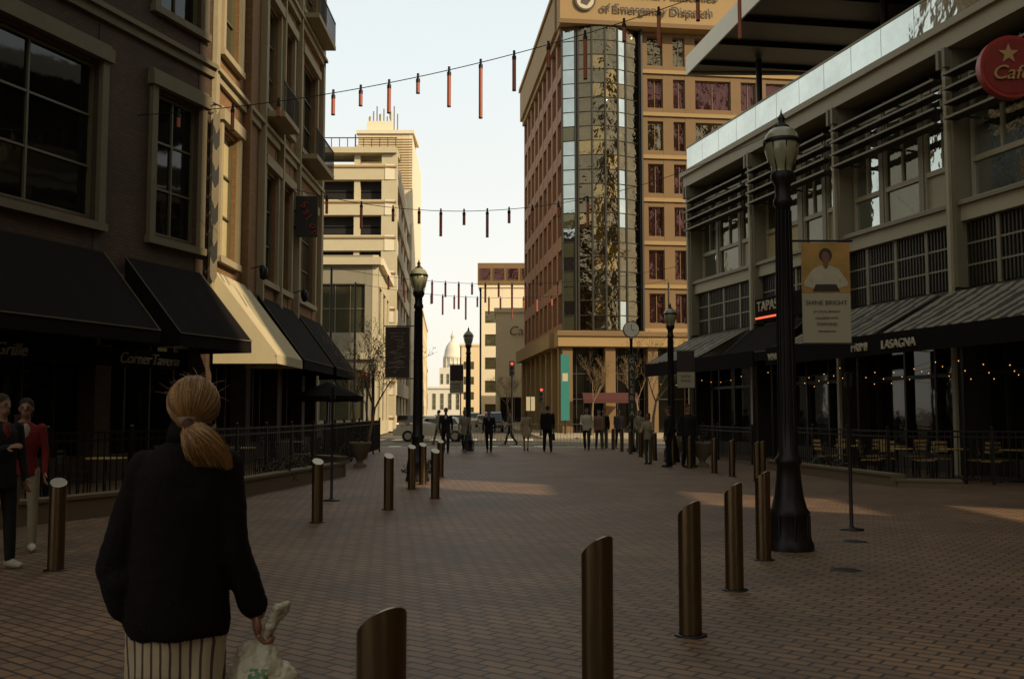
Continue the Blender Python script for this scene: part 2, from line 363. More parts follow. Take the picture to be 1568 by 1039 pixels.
# ---------------------------------------------------------------- right building
P0=(7.5,41.0); P1=(14.0,15.0); fr=Fr(P0,P1); LR=fr.L
b=B()
piers=[0,5.4,10.9,16.1,21.4,LR-.35]
b.quad([fr(0,-.6,0),fr(LR,-.6,0),fr(LR,-.6,3.4),fr(0,-.6,3.4)],M_glD)
b.box((0,-.6,3.4),(LR,-.02,4.7),M_dgrey,fr)
a=0
while a<LR:
    b.box((a,-.59,0),(a+.08,-.45,3.39),M_dkf,fr); a+=1.32
b.box((0,-.58,0),(LR,-.4,.45),M_dgrey,fr); b.box((0,-.585,2.5),(LR,-.47,2.6),M_dkf,fr)
b.box((0,-.6,4.7),(LR,-.14,6.4),M_dkf,fr)
a=.5
while a<LR-.3:
    b.box((a,-.137,4.75),(a+.05,-.06,6.35),M_dgrey,fr); a+=.13
a=0
while a<LR-.3:
    b.box((a,-.135,4.72),(a+.12,-.03,6.38),M_grey,fr); a+=1.35
for z in(5.25,5.8): b.box((0.1,-.1295,z),(LR-.1,-.05,z+.05),M_grey,fr)
b.box((0,-.6,6.4),(LR,.10,6.95),M_lgrey,fr)
b.box((0,.102,6.8),(LR,.2,6.9),M_grey,fr)
for i in range(5):
    s0=piers[i]+.4; s1=piers[i+1]
    if i in (0,2,4): parts=[(s0,s0+(s1-s0)*.28),(s0+(s1-s0)*.32,s0+(s1-s0)*.66),(s0+(s1-s0)*.70,s1)]
    else: parts=[(s0,s0+(s1-s0)*.44),(s0+(s1-s0)*.5,s0+(s1-s0)*.74),(s0+(s1-s0)*.78,s1)]
    for k,(p,q) in enumerate(parts):
        g=[M_glB,M_blind,M_glM][(i+k)%3] if (k!=1 or i>2) else M_glM
        if i>=2 and k!=1: g=M_glB
        top=10.3
        window(b,fr,p,q,8.0,top,M_glM if g is M_blind else g,M_lgrey,2,1,dep=-.32,fw=.07)
        window(b,fr,p,q,6.95,8.0,g if k!=2 else M_lgrey,M_lgrey,1,1,dep=-.32,fw=.07)
        if k<2: b.box((q,-.5,6.95),(parts[k+1][0],-.2,10.4),M_grey,fr)
    for z in(9.0,9.38,9.76,10.14):
        b.box((s0-.05,.10,z),(s1+.02,.50,z+.025),M_dgrey,fr); b.box((s0-.05,.502,z-.015),(s1+.02,.53,z+.045),M_grey,fr)
    for q in(.08,.5,.92):
        c=s0+(s1-s0)*q; b.box((c-.02,-.25,8.95),(c+.02,.09,9.0),M_dgrey,fr); b.box((c-.02,-.25,10.2),(c+.02,.09,10.26),M_dgrey,fr)
        b.cone(fr(c,.3,8.95),fr(c,.3,10.35),.02,.02,M_dgrey,6)
    b.box((s0,-.6,10.3),(s1,-.25,10.45),M_dgrey,fr)
for p in piers:
    b.box((p,-.6,4.72),(p+.38,.24,10.9),M_grey,fr); b.box((p+.13,.243,0),(p+.25,.33,10.9),M_lgrey,fr); b.box((p,-.6,0),(p+.38,.20,4.70),M_dgrey,fr)
    b.box((p+.02,.243,10.4),(p+.12,.42,10.9),M_grey,fr); b.box((p+.26,.243,10.4),(p+.36,.42,10.9),M_grey,fr)
b.box((-.1,-.6,10.9),(LR,.34,11.6),M_lgrey,fr); b.box((-.15,.343,11.35),(LR,.46,11.55),M_lgrey,fr)
a=0
while a<LR-1.5:
    b.box((a+.01,.18,11.68),(a+1.49,.20,12.55),M_parg,fr); a+=1.5
    b.box((a-.02,.15,11.6),(a+.0,.17,12.5),M_lgrey,fr)
b.box((0,.16,12.56),(LR,.22,12.62),M_lgrey,fr)
fe=Fr((22,41.0),P0)
facade(b,fe,fe.L-.62,11.6,[(1,4),(6,9)],[(1,3.6),(6.9,10.2)],M_lgrey,M_glM,M_dgrey,th=.3)
pc=[(8.3,40.5),(14.6,15.2),(22,15.2),(22,40.5)]
b.prism(pc,0,11.5,M_dark)
b.prism([(14.0,38),(18.2,16),(22,16),(22,38)],11.5,15.3,M_dgrey)
cp=[(7.15,39.6),(11.0,15.0),(22.2,15.0),(22.2,39.6)]
b.prism(cp,15.35,15.7,M_dkf)
fc=Fr(cp[0],cp[1]); b.box((-.05,.003,15.25),(fc.L,.06,16.0),M_white,fc)
fc2=Fr((22.2,39.6),cp[0]); b.box((0,.003,15.25),(fc2.L,.06,16.0),M_white,fc2)
a=1.2
while a<fc.L-1:
    b.box((a,-9,15.2),(a+.15,-.05,15.348),M_dkf,fc); a+=2.2
for a in(2,9,16,23):
    b.cone(fc(a,-3.5 if a>2 else -2.2,11.6),fc(a,-3.5 if a>2 else -2.2,15.3),.12,.12,M_dgrey,10)
rb=b.obj('modern_retail_building',(14,28,0),world=True)
M_str=stripemat('striped_awning_fabric',(.028,.026,.020),(.20,.18,.14),.42,dirv=tuple(fr.d),duty=.5)
awning('striped_awning',fr,.3,5.2,4.6,3.55,.2,2.2,M_str,val=.03,side=False)
awning('striped_awning',fr,5.6,9.2,4.6,3.55,.2,1.5,M_black,val=.3)
awning('striped_awning',fr,11.3,15.9,4.6,3.55,.35,2.3,M_str,val=.03,side=False)
awning('striped_awning',fr,16.3,22.5,4.6,3.55,.35,2.3,M_str,val=.03,side=False)
b=B(); b.box((10.4,2.32,3.0),(23.5,2.36,3.52),M_black,fr); b.box((.2,2.22,3.0),(9.4,2.26,3.5),M_black,fr)
for a in(.3,5,9.3,10.5,15,19,23): b.cone(fr(a,2.2,0),fr(a,2.2,3.5),.04,.04,M_iron,8)
sg=b.obj('awning_fascia_sign',tuple(fr(14,2.3,0)),world=True)
text('PRIMI',fr(15.0,2.38,3.13),.3,fr.yaw,M_txt,sg); text('LASAGNA',fr(16.3,2.38,3.13),.3,fr.yaw,M_txt,sg)
text('VINO',fr(10.6,2.38,3.13),.3,fr.yaw,M_txt,sg)
text('PIZZA',fr(4.3,2.28,3.13),.26,fr.yaw,M_txt,sg)
b=B(); b.box((5.9,.25,4.75),(9.9,.3,5.55),M_black,fr); sg=b.obj('neon_restaurant_sign',tuple(fr(8,.3,5)),world=True)
text('TAPAS BAR',fr(6.1,.33,5.1),.5,fr.yaw,M_txt,sg); b=B(); b.box((6.0,.301,4.84),(8.2,.35,4.90),M_redneon,fr); b.obj('neon_tube',tuple(fr(8,.3,5)),world=True,parent=sg)
b=B(); b.cone((0,-.1,0),(0,.1,0),.66,.66,M_red,40); b.cone((0,-.115,0),(0,-.102,0),.59,.59,mat('dark_red_enamel',(.20,.014,.010),.4),40)
b.cone((.6,0,0),(2.6,0,0),.04,.04,M_iron,8); b.cone((.5,0,.4),(2.6,0,.4),.03,.03,M_iron,8)
sg=b.obj('round_restaurant_sign',(10.38,20.3,8.72))
gl=mat('gold_lettering',(.38,.24,.10),.5)
text('Cafe',(9.93,20.15,8.44),.42,0,gl,sg,shear=.3)
p=B(); pts=[]
for i in range(10):
    t=math.pi/2+i*math.pi/5; rr=.22 if i%2==0 else .09; pts.append((10.3+rr*math.cos(t),20.16,8.98+rr*math.sin(t)))
p.quad(pts,gl); p.obj('star_emblem',tuple(pts[0]),world=True,parent=sg,recalc=False)

# unseen towers added to shade the plaza; the gap passes a sun slit
def tower(name,poly,h,wall,glass,fl=3.6):
    b=B(); n=len(poly)
    cx=sum(p[0] for p in poly)/n; cy=sum(p[1] for p in poly)/n
    ins=[(cx+(x-cx)*.975,cy+(y-cy)*.975) for x,y in poly]
    z=0
    while z<h:
        b.prism(poly,z,min(h,z+1.3),wall)
        if z+1.3<h: b.prism(ins,z+1.3,min(h,z+fl),glass)
        z+=fl
    for i in range(n):
        p,q=Vector(poly[i]),Vector(poly[(i+1)%n]); k=max(1,int((q-p).length/4))
        for j in range(k):
            c=p.lerp(q,j/k); v=(Vector((cx,cy))-c).normalized()*.35; c=c+v
            b.box((c.x-.2,c.y-.2,1.3),(c.x+.2,c.y+.2,h-.01),wall)
    b.prism(poly,h+.002,h+.8,wall)
    return b.obj(name,(cx,cy,0),world=True)
tower('added_shade_tower',[(22.6,5.6),(40,-7.45),(40,30),(22.6,30)],46,M_gold,M_glM)
tower('added_shade_tower',[(22.6,2.5),(22.6,-45),(40,-45),(40,-10.55)],46,M_brn,M_glM)
tower('added_shade_tower',[(-34,-45),(14,-45),(14,-62),(-34,-62)],30,M_gold,M_glG)  # added behind the camera to darken ambient light and show in reflections
b=B()
for z0,z1 in((14.2,16.0),(11.3,12.4),(18.3,22.6),(8.4,10.2)):
    b.box((22.9,1.5,z0),(23.0,6,z1),M_gold)
b.obj('sun_slit_blocker',(23.5,4,0),world=True)  # unseen thin slabs added to cut the sun slit into separate streaks

# ---------------------------------------------------------------- centre office building
b=B()
A=(4.0,78.0); fL=Fr((1.3,104.0),A); fF=Fr(A,(24,80.5))
f0=7.9; fh=3.5; rows=[(f0+i*fh+.75,f0+i*fh+3.15) for i in range(7)]
k=9; w=fL.L/k
facade(b,fL,fL.L,32.4,[(j*w+.45,(j+1)*w-.35) for j in range(k)],rows,M_org,M_glR,M_org,z0=7.4,nx=2,nz=1,th=.4,dep=-.3,fw=.09,gl_fn=lambda:random.choice([M_glR,M_glK,M_glR]))
cols=[];s=0
for wd in(1.3,1.0,3.0,1.3,3.0,1.3,3.0): 
    if s+wd>fF.L-6.7: break
    cols.append((s+.5,s+.5+wd)); s+=wd+.85
fo=Off(fF,6.5)
facade(b,fo,fF.L-6.5,32.4,cols,rows,M_brn,M_glR,M_brn,z0=7.4,nx=2,nz=1,th=.4,dep=-.3,gl_fn=lambda:random.choice([M_glR,M_glK,M_glR,M_glR]),fw=.07)
for i in range(8):
    z=f0+i*fh+.05; b.box((6.52,.003,z),(fF.L,.14,z+.3),M_gold,fF)
sx=[.0,1.0,1.2,2.25,3.3,4.35,5.05,6.35]; nn=[.05,.42,.5,.85,.95,.85,.6,.05]
gm=[M_glB,M_dkf,M_glK,M_glG,M_glK,M_glB,M_glK]  # blue, gold and dark panes lay out the reflections by colour
rs=random.Random(3)
for i in range(7):
    z=8.0
    while z<32.3:
        z1=min(z+1.16,32.35)
        g=gm[i]
        if g is M_glG and rs.random()<.4: g=M_glK
        if i==4 and rs.random()<.25: g=M_glG
        if i==2 and rs.random()<.12: g=M_glG
        if i==5 and (20<z<23 or rs.random()<.2): g=M_glK
        if i==0 and rs.random()<.25: g=M_glM
        t=rs.uniform(-.012,.012); t2=rs.uniform(-.012,.012)
        b.quad([fF(sx[i]+.03,nn[i]+t,z+.04),fF(sx[i+1]-.03,nn[i+1]-t,z+.04),fF(sx[i+1]-.03,nn[i+1]-t+t2,z1-.04),fF(sx[i]+.03,nn[i]+t+t2,z1-.04)],g)
        b.cone(fF(sx[i],nn[i],z),fF(sx[i+1],nn[i+1],z),.045,.045,M_dkf,4,smooth=False)
        z=z1
for i in range(8): b.cone(fF(sx[i],nn[i],7.9),fF(sx[i],nn[i],32.4),.09,.09,M_dkf,6,smooth=False)
b.prism([tuple(fF(sx[i],nn[i]-.25,0).xy) for i in range(8)],7.9,32.4,M_dark)
b.box((6.36,-.3,7.4),(6.5,.5,32.4),M_dkf,fF)
b.box((-.3,-.6,32.4),(fF.L,.98,35.5),M_gold,fF); b.box((-.45,-.6,35.5),(fF.L,1.15,35.9),M_gold,fF); b.box((-.4,.983,32.4),(fF.L,1.12,32.75),M_brn,fF)
b.box((0,-.6,32.4),(fL.L-.9,.45,35.4),M_gold,fL); b.box((0,.0,35.5),(fL.L-1.2,.6,35.85),M_gold,fL)
b.box((0,-.6,31.9),(fL.L,.2,32.38),M_gold,fL)
b.box((-.6,-.6,6.7),(14,1.3,7.9),M_gold,fF); b.box((0,-.6,6.72),(fL.L-1.4,.9,7.88),M_gold,fL)
b.box((-.7,1.302,7.5),(14.1,1.45,7.85),M_brn,fF)
for a in(-.2,3.2,6.6,10.2,14,18): b.box((a,.1,0),(a+.8,.9,6.7),M_brn,fF)
b.quad([fF(0,-.5,0),fF(fF.L,-.5,0),fF(fF.L,-.5,6.7),fF(0,-.5,6.7)],M_glD)
b.quad([fL(0,-.5,0),fL(fL.L,-.5,0),fL(fL.L,-.5,6.7),fL(0,-.5,6.7)],M_glD)
for a in range(0,18): b.box((a*1.1,-.49,0),(a*1.1+.07,-.4,6.69),M_brn if a%3==0 else M_dkf,fF)
for z in(2.6,4.6): b.box((0,-.495,z),(fF.L,-.42,z+.08),M_dkf,fF)
for a in range(0,8): b.box((a*3.6,-.49,0),(a*3.6+.7,.3,6.69),M_gold,fL)
b.box((14,-.4,0),(fF.L,-.01,7.38),M_brn,fF)
b.prism([(4.7,79),(1.9,103.5),(24,103.5),(24,81.2)],0,35.0,M_dark)
cb=b.obj('office_building',(13,90,0),world=True)
text('of Emergency Dispatch',fF(2.9,1.13,33.45),1.0,fF.yaw,M_dtxt,cb,ext=.03)
text('International Academies',fF(2.9,1.13,34.75),1.0,fF.yaw,M_dtxt,cb,ext=.03)
b=B(); b.cone(fF(1.7,1.13,34.3),fF(1.7,1.16,34.3),.85,.85,M_dtxt,32); b.cone(fF(1.7,1.16,34.3),fF(1.7,1.18,34.3),.7,.7,M_txt,32); b.cone(fF(1.7,1.18,34.3),fF(1.7,1.2,34.3),.45,.45,M_dtxt,5)
b.obj('seal',tuple(fF(1.7,1,34.3)),world=True,parent=cb)
b=B(); b.box((-.32,0,1.0),(.32,.12,5.9),M_teal); b.cone((0,.06,0),(0,.06,1),.06,.06,M_iron,8); b.box((-.2,-.01,3.9),(.2,-.002,4.5),M_txt); b.obj('teal_banner_sign',(3.95,74,0))
b=B(); b.add([(0,0,3.1),(4.2,0,3.1),(4.2,-1.2,2.6),(0,-1.2,2.6),(0,-1.2,2.3),(4.2,-1.2,2.3)],[(0,1,2,3),(3,2,5,4)],mat('dull_red_canvas',(.06,.014,.010),.8)); 
for x in(0,4.2): b.cone((x,-1.15,0),(x,-1.15,2.6),.03,.03,M_iron,6)
b.obj('cafe_awning',(5.4,76.5,0),recalc=False)

# ---------------------------------------------------------------- left-hand distant buildings
b=B(); G1=(-10.0,85);G2=(-12.7,130)
b.prism([(-16.5,85.8),(-10.6,85.8),(-13.3,129),(-30,129),(-30,86)],0,22,M_dark)
fa=Fr((-30,85),G1); fb=Fr(G1,G2)
for i in range(8):
    z=i*3.1
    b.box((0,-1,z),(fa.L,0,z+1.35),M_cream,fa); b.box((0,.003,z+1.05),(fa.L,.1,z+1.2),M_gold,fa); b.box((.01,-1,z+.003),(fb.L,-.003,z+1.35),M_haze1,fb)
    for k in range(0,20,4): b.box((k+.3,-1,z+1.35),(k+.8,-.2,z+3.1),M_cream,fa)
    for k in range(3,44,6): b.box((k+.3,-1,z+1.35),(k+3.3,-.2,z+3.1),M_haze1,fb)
    b.box((0,-.9,z+2.1),(fa.L-1.3,-.8,z+2.2),M_grey,fa)
b.box((fa.L-1.3,-1,1.35),(fa.L-.004,-.05,24.2),M_cream,fa)
b.box((0,-3,24.0),(fa.L,.3,24.5),M_cream,fa)
for k in range(0,16): b.cone(fa(fa.L-.1-k*.7,-.1,24.5),fa(fa.L-.1-k*.7,-.1,25.4),.04,.04,M_dgrey,5)
b.cone(fa(fa.L,-.1,25.4),fa(fa.L-11,-.1,25.4),.05,.05,M_dgrey,5)
b.obj('parking_garage',(-20,100,0),world=True)
b=B(); fa=Fr((-26,68),(-9.2,68)); fb=Fr((-9.2,68),(-9.9,80))
b.prism([(-26,68.5),(-9.7,68.5),(-10.4,80),(-26,80)],0,12.3,M_dark)
M_shade=mat('painted_shade_render',(.22,.205,.165),.8,var=.12,vs=1)  # darker copy of the cream; shade put into the front wall's colour
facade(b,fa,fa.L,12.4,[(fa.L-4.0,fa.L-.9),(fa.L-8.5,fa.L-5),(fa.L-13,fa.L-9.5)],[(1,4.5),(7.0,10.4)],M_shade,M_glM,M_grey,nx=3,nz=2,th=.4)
facade(b,fb,fb.L,12.4,[(1,4),(5,8),(9,11.5)],[(1,4.5),(7.0,10.4)],M_cream,M_glM,M_grey,nx=3,nz=2,th=.4)
b.box((-.2,.002,11.7),(fa.L+.2,.35,12.2),M_cream,fa); b.box((0,.002,5.2),(fa.L,.25,5.7),M_cream,fa); b.box((0.01,.002,11.7),(fb.L,.35,12.19),M_haze1,fb)
b.obj('corner_shop_building',(-16,74,0),world=True)
b=B(); ta=Fr((-17.6,112),(-11.4,112)); tb=Fr((-11.4,112),(-12.2,132))
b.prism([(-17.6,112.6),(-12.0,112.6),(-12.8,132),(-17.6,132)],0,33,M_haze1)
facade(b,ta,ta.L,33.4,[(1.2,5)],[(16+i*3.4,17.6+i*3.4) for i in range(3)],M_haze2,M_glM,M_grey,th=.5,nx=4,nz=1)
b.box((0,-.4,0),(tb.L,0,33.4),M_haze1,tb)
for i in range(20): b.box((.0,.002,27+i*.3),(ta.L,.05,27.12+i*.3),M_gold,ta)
b.box((-.2,-6,33.4),(ta.L+.2,.2,33.8),M_haze1,ta)
b.box((.8,-4,33.8),(3.8,-1,35.2),M_haze1,ta)
for k in range(9):
    x=1+k*.4; hh=36+1.2*((k*37)%5)/4; b.box((x,-2,34),(x+.12,-1.8,hh),M_grey,ta)
    if k%3==0: b.box((x-.12,-2.03,hh-.9),(x+.24,-1.9,hh),M_white,ta)
b.cone(ta(-.4,-.5,33.5),ta(-.4,-.5,28.5),.08,.08,M_grey,6); b.cone(ta(-.6,.2,31),ta(-.6,-.1,31),.7,.7,M_white,16)
b.obj('telecom_office_block',(-15,120,0),world=True)
def block(name,x0,x1,y0,y1,h,wall,fl=3.5,slant=0):
    b=B(); p=[(x0,y0),(x1,y0),(x1+slant,y1),(x0,y1)]
    b.prism([(x0+.2,y0+.3),(x1-.35,y0+.3),(x1-.35+slant,y1),(x0+.2,y1)],0,h-.2,M_dark)
    for f in(Fr(p[0],p[1]),Fr(p[1],p[2]),Fr(p[3],p[0])):
        k=max(1,int(f.L/4)); w=f.L/k
        facade(b,f,f.L,h,[(j*w+.8,(j+1)*w-.8) for j in range(k)],[(j*fl+1.1,j*fl+fl-.6) for j in range(int(h/fl))],wall,M_glM,M_grey,nx=1,nz=1,th=.28)
    b.prism([(x0-.2,y0-.2),(x1+.2,y0-.2),(x1+.2+slant,y1),(x0-.2,y1)],h,h+.5,wall)
    return b.obj(name,((x0+x1)/2,(y0+y1)/2,0),world=True)
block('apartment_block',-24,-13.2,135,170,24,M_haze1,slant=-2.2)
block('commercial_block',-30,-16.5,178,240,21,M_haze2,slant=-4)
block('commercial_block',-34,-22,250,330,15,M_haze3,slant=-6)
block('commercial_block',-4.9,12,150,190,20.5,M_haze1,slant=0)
b=B(); b.prism([(-5.2,149.6),(12,149.6),(12,189),(-5.2,189)],21.0,24.2,M_brn)
f=Fr((-5.2,149.6),(12,149.6))
for j in range(8): window(b,f,j*2.1+.3,j*2.1+2,21.6,23.4,M_glR,M_brn,1,1,dep=.03)
b.obj('rooftop_storey',(3,165,0),world=True)
b=B(); b.prism([(-1.9,116),(14,116),(14,140),(-1.9,140)],0,13.3,M_haze2); b.box((-2.1,115.8,13.3),(14,140,13.8),M_haze2)
f=Fr((-1.9,116),(14,116)); window(b,f,.5,3,.5,3.4,M_glD,M_grey,3,1,dep=.03); window(b,f,4,8,.5,3.4,M_glD,M_grey,3,1,dep=.03)
f=Fr((-1.9,140),(-1.9,116)); 
for j in range(5): window(b,f,j*4.5+1,j*4.5+4,5,7.5,M_glM,M_grey,2,1,dep=.03)
o=b.obj('beige_department_store',(6,128,0),world=True); text('Cabrillo',(-.4,115.7,10.6),1.5,0,M_brn,o,shear=.2)
block('commercial_block',-12,4,230,260,17,M_haze2,slant=0)
block('commercial_block',-16,2,330,350,22,M_haze3,slant=0)
b=B(); HZ=M_haze3
b.box((-42,430,0),(-14,450,12),HZ); b.box((-31.5,431,12),(-21,449,21),HZ); b.box((-43,429.5,12),(-13,450,12.8),HZ)
for i in range(8): 
    f=Fr((-42,430),(-14,430)); window(b,f,i*3.4+.8,i*3.4+2.4,3,10,M_glM,HZ,1,3,dep=.04)
for i in range(4):
    f=Fr((-31.5,431),(-21,431)); window(b,f,i*2.6+.5,i*2.6+1.8,14,18.5,M_glM,HZ,1,2,dep=.04)
pr=[(6.4,24),(6.4,25),(5.6,25.2),(5.6,29.5),(6.1,29.8),(6.1,30.4),(5.5,31),(5.1,33.3),(4.1,35.6),(2.6,37.3),(1.2,38.2),(1.2,40),(1.5,40.2),(.6,41.5),(0,44)]
b.lathe([(r_*.68,z*.90-1.0) for r_,z in pr],HZ,28,c=(-26.3,440,0))
for i in range(14):
    t=i/14*2*math.pi; b.cone((-26.3+4.0*math.cos(t),440+4.0*math.sin(t),21.7),(-26.3+4.0*math.cos(t),440+4.0*math.sin(t),25.6),.25,.23,HZ,8)
b.obj('domed_city_hall',(-26,440,0),world=True)

# ---------------------------------------------------------------- street furniture
def lamp_mesh():
    b=B()
    b.lathe([(.27,0),(.27,.06),(.25,.10),(.235,.16),(.22,.38),(.235,.42),(.20,.47),(.165,.6),(.14,.8),(.13,.95),(.15,.98),(.15,1.03),(.115,1.07),(.10,1.5),(.092,2.6),(.085,3.95),(.11,3.97),(.11,4.03),(.09,4.07),(.088,4.2),(.13,4.27),(.14,4.33),(.12,4.36)],M_iron,24)
    b.lathe([(.12,4.36),(.125,4.42),(.165,4.50),(.192,4.60),(.198,4.68),(.19,4.705)],M_globe,28)
    b.lathe([(.215,4.705),(.222,4.73),(.205,4.75)],M_iron,28)
    b.lathe([(.20,4.75),(.185,4.80),(.14,4.86),(.085,4.89)],M_globe,28)
    b.lathe([(.09,4.885),(.09,4.91),(.05,4.93),(.03,4.97),(.045,5.0),(.03,5.03),(.012,5.06),(.0,5.13)],M_iron,16)
    for i in range(8):
        t=i*math.pi/4; c,s=math.cos(t),math.sin(t)
        b.cone((.225*c,.225*s,.08),(.225*c,.225*s,.38),.025,.02,M_iron,6)
        b.cone((.128*c,.128*s,4.36),(.21*c,.21*s,4.71),.007,.007,M_iron,4)
    for i in range(12):
        t=i*math.pi/6; c,s=math.cos(t),math.sin(t); b.cone((.104*c,.104*s,1.1),(.088*c,.088*s,3.9),.012,.010,M_iron,4)
    return b.mesh('street_lamp')
lm=lamp_mesh()
M_bn1=mat('poster_gold',(.33,.19,.045),.7,var=.8,vs=2.3)
M_bnd=mat('poster_dark',(.03,.013,.010),.7,var=.6,vs=5)
M_ban=mat('banner_white',(.30,.275,.205),.7,var=.08)
def lamp(x,y,side,kind,ban=True):
    o=bpy.data.objects.new('street_lamp',lm); S.collection.objects.link(o); o.location=(x,y,0)
    if ban:
        b=B(); zt,zb=3.53,2.36
        for z in(zt+.02,zb-.02): b.cone((side*.08,0,z),(side*.80,0,z),.014,.014,M_iron,6)
        x0,x1=sorted((side*.20,side*.76)); t=.006
        if kind=='photo':
            b.box((x0,-t,zb+.58),(x1,t,zt),M_bn1); b.box((x0,-t,zb),(x1,t,zb+.577),M_ban)
        elif kind=='dark':
            b.box((x0,-t,zb),(x1,t,zt),M_bnd)
        else:
            b.box((x0,-t,zb+.5),(x1,t,zt),M_bnd); b.box((x0,-t,zb),(x1,t,zb+.497),M_ban)
        bn=b.obj('banner',(x,y,0),parent=o)
        if kind=='photo':
            cx=x+(x0+x1)/2
            p=B(); sk=mat('poster_skin',(.14,.065,.035),.7,var=.3,vs=9); wh=mat('poster_white',(.36,.33,.26),.7,var=.3,vs=9); hr_=mat('poster_hair',(.03,.015,.01),.7)
            yy=-.009; xm=(x0+x1)/2
            def disc(cx_,cz,rx,rz,m,d=0): p.add([(cx_+rx*math.cos(i*math.pi/10),yy-d,cz+rz*math.sin(i*math.pi/10)) for i in range(20)],[tuple(range(20))],m)
            p.quad([(xm-.14,yy,3.0),(xm+.14,yy,3.0),(xm+.17,yy,3.15),(xm+.15,yy,3.22),(xm+.06,yy,3.26),(xm-.06,yy,3.26),(xm-.15,yy,3.22),(xm-.17,yy,3.15)],wh)
            p.quad([(xm-.15,yy-.001,3.22),(xm-.26,yy-.001,3.06),(xm-.24,yy-.001,3.02),(xm-.09,yy-.001,2.98),(xm-.10,yy-.001,3.03),(xm-.17,yy-.001,3.07)],wh)
            p.quad([(xm+.15,yy-.001,3.22),(xm+.26,yy-.001,3.06),(xm+.24,yy-.001,3.02),(xm+.09,yy-.001,2.98),(xm+.10,yy-.001,3.03),(xm+.17,yy-.001,3.07)],wh)
            disc(xm,3.38,.075,.085,hr_,.001); disc(xm,3.36,.048,.068,sk,.002); disc(xm,3.27,.03,.05,sk,.001)
            p.quad([(xm-.16,yy-.002,2.955),(xm+.16,yy-.002,2.955),(xm+.12,yy-.002,3.04),(xm-.12,yy-.002,3.04)],hr_)
            p.obj('poster_figure',(x,y,0),parent=o,recalc=False)
            text('SHINE BRIGHT',(cx,y-.012,2.80),.075,0,M_dtxt,o,ext=.001,align='CENTER')
            for k,(tt,sz) in enumerate((('AT LOCAL JEWELRY',.035),('GALLERIES WITH',.035),('DIAMOND',.05),('openplaza.com',.035))): text(tt,(cx,y-.012,2.71-k*.075),sz,0,M_dtxt,o,ext=.001,align='CENTER')
        elif kind=='dark':
            p=B(); r=random.Random(4); last=None
            for i in range(46):
                q=(x0+.06+r.random()*.42,-.008,zb+.12+(1-i/46)*.95+r.uniform(-.05,.05))
                if last: p.cone(last,q,.006,.006,M_grey,4,caps=False)
                last=q
            p.obj('poster_artwork',(x,y,0),parent=o,recalc=False)
        else:
            cx=x+(x0+x1)/2
            for k in range(2): text('SHINE',(cx,y-.012,2.68-k*.14),.12,0,M_dtxt,o,ext=.001,align='CENTER')
    return o
lamp(3.17,11.5,1,'photo'); lamp(-2.16,22.9,-1,'dark'); lamp(5.09,31.9,1,'s'); lamp(-1.8,41,-1,'s')
lamp(-9.2,66,1,'s',False)

def bollard(x,y,yaw,h=.9,slant=.045):
    b=B(); seg=40; r=.08; vs=[]
    for z in(0,1):
        for i in range(seg):
            t=2*math.pi*i/seg; vs.append((r*math.cos(t),r*math.sin(t),0 if z==0 else h-slant+slant*math.cos(t)))
    b.add(vs,[(i,(i+1)%seg,seg+(i+1)%seg,seg+i) for i in range(seg)],M_steel,True)
    cp=[(v[0]*.95,v[1]*.95,v[2]+.004) for v in vs[seg:]]
    b.add(vs[seg:]+cp,[(i,(i+1)%seg,seg+(i+1)%seg,seg+i) for i in range(seg)]+[tuple(range(seg,2*seg))],M_steelT)
    b.lathe([(.115,0),(.115,.008),(.085,.012)],M_iron,30)
    return b.obj('bollard',(x,y,0),yaw=yaw)
for x,y in((-.42,3.27),(.43,5.1),(1.25,7.1),(1.96,8.9),(2.67,10.7)): bollard(x,y,R(-52),h=.935,slant=.062)
for x,y in((5.6,22.9),(5.85,23.4),(5.4,24.6),(5.25,26),(5.0,28.2),(4.9,30.5),(4.7,33),(4.55,35.4),(4.5,38),(4.45,40.5),(4.3,42.5),(4.2,44.5)): bollard(x,y,R(-60),slant=.05)
for x,y in((-4.52,10.0),(-2.77,14.3),(-1.99,16.2),(-1.4,18.3),(-2.05,20.5),(-1.95,21.9),(-1.75,24.5)): bollard(x,y,R(115),slant=.04)
for x,y,h in((4.52,13.4,2.1),(-3.2,17.8,2.0)):
    b=B(); b.lathe([(.16,0),(.16,.015),(.05,.03),(.025,.06),(.022,h-.05),(.03,h-.04),(.03,h)],M_iron,16); b.box((-.05,-.012,h-.2),(.05,.012,h-.02),M_iron); b.obj('sign_post',(x,y,0))
b=B(); b.lathe([(.2,0),(.2,.1),(.1,.3),(.07,.6),(.06,4.5),(.1,4.55)],M_iron,16); b.cone((0,-.1,4.9),(0,.1,4.9),.33,.33,M_iron,28); b.cone((0,-.12,4.9),(0,-.103,4.9),.30,.30,M_white,28)
b.box((-.14,-.09,1.3),(.14,-.07,3.9),M_dgrey); b.cone((0,-.125,4.9),(0,-.125,5.1),.012,.012,M_iron,5); b.cone((0,-.125,4.9),(.12,-.125,4.85),.012,.012,M_iron,5)
o=b.obj('street_clock',(4.8,40,0))
for k,ch in enumerate('GALLERIA'): text(ch,(4.8,39.9,3.55-k*.3),.28,0,M_txt,o,align='CENTER',ext=.002)

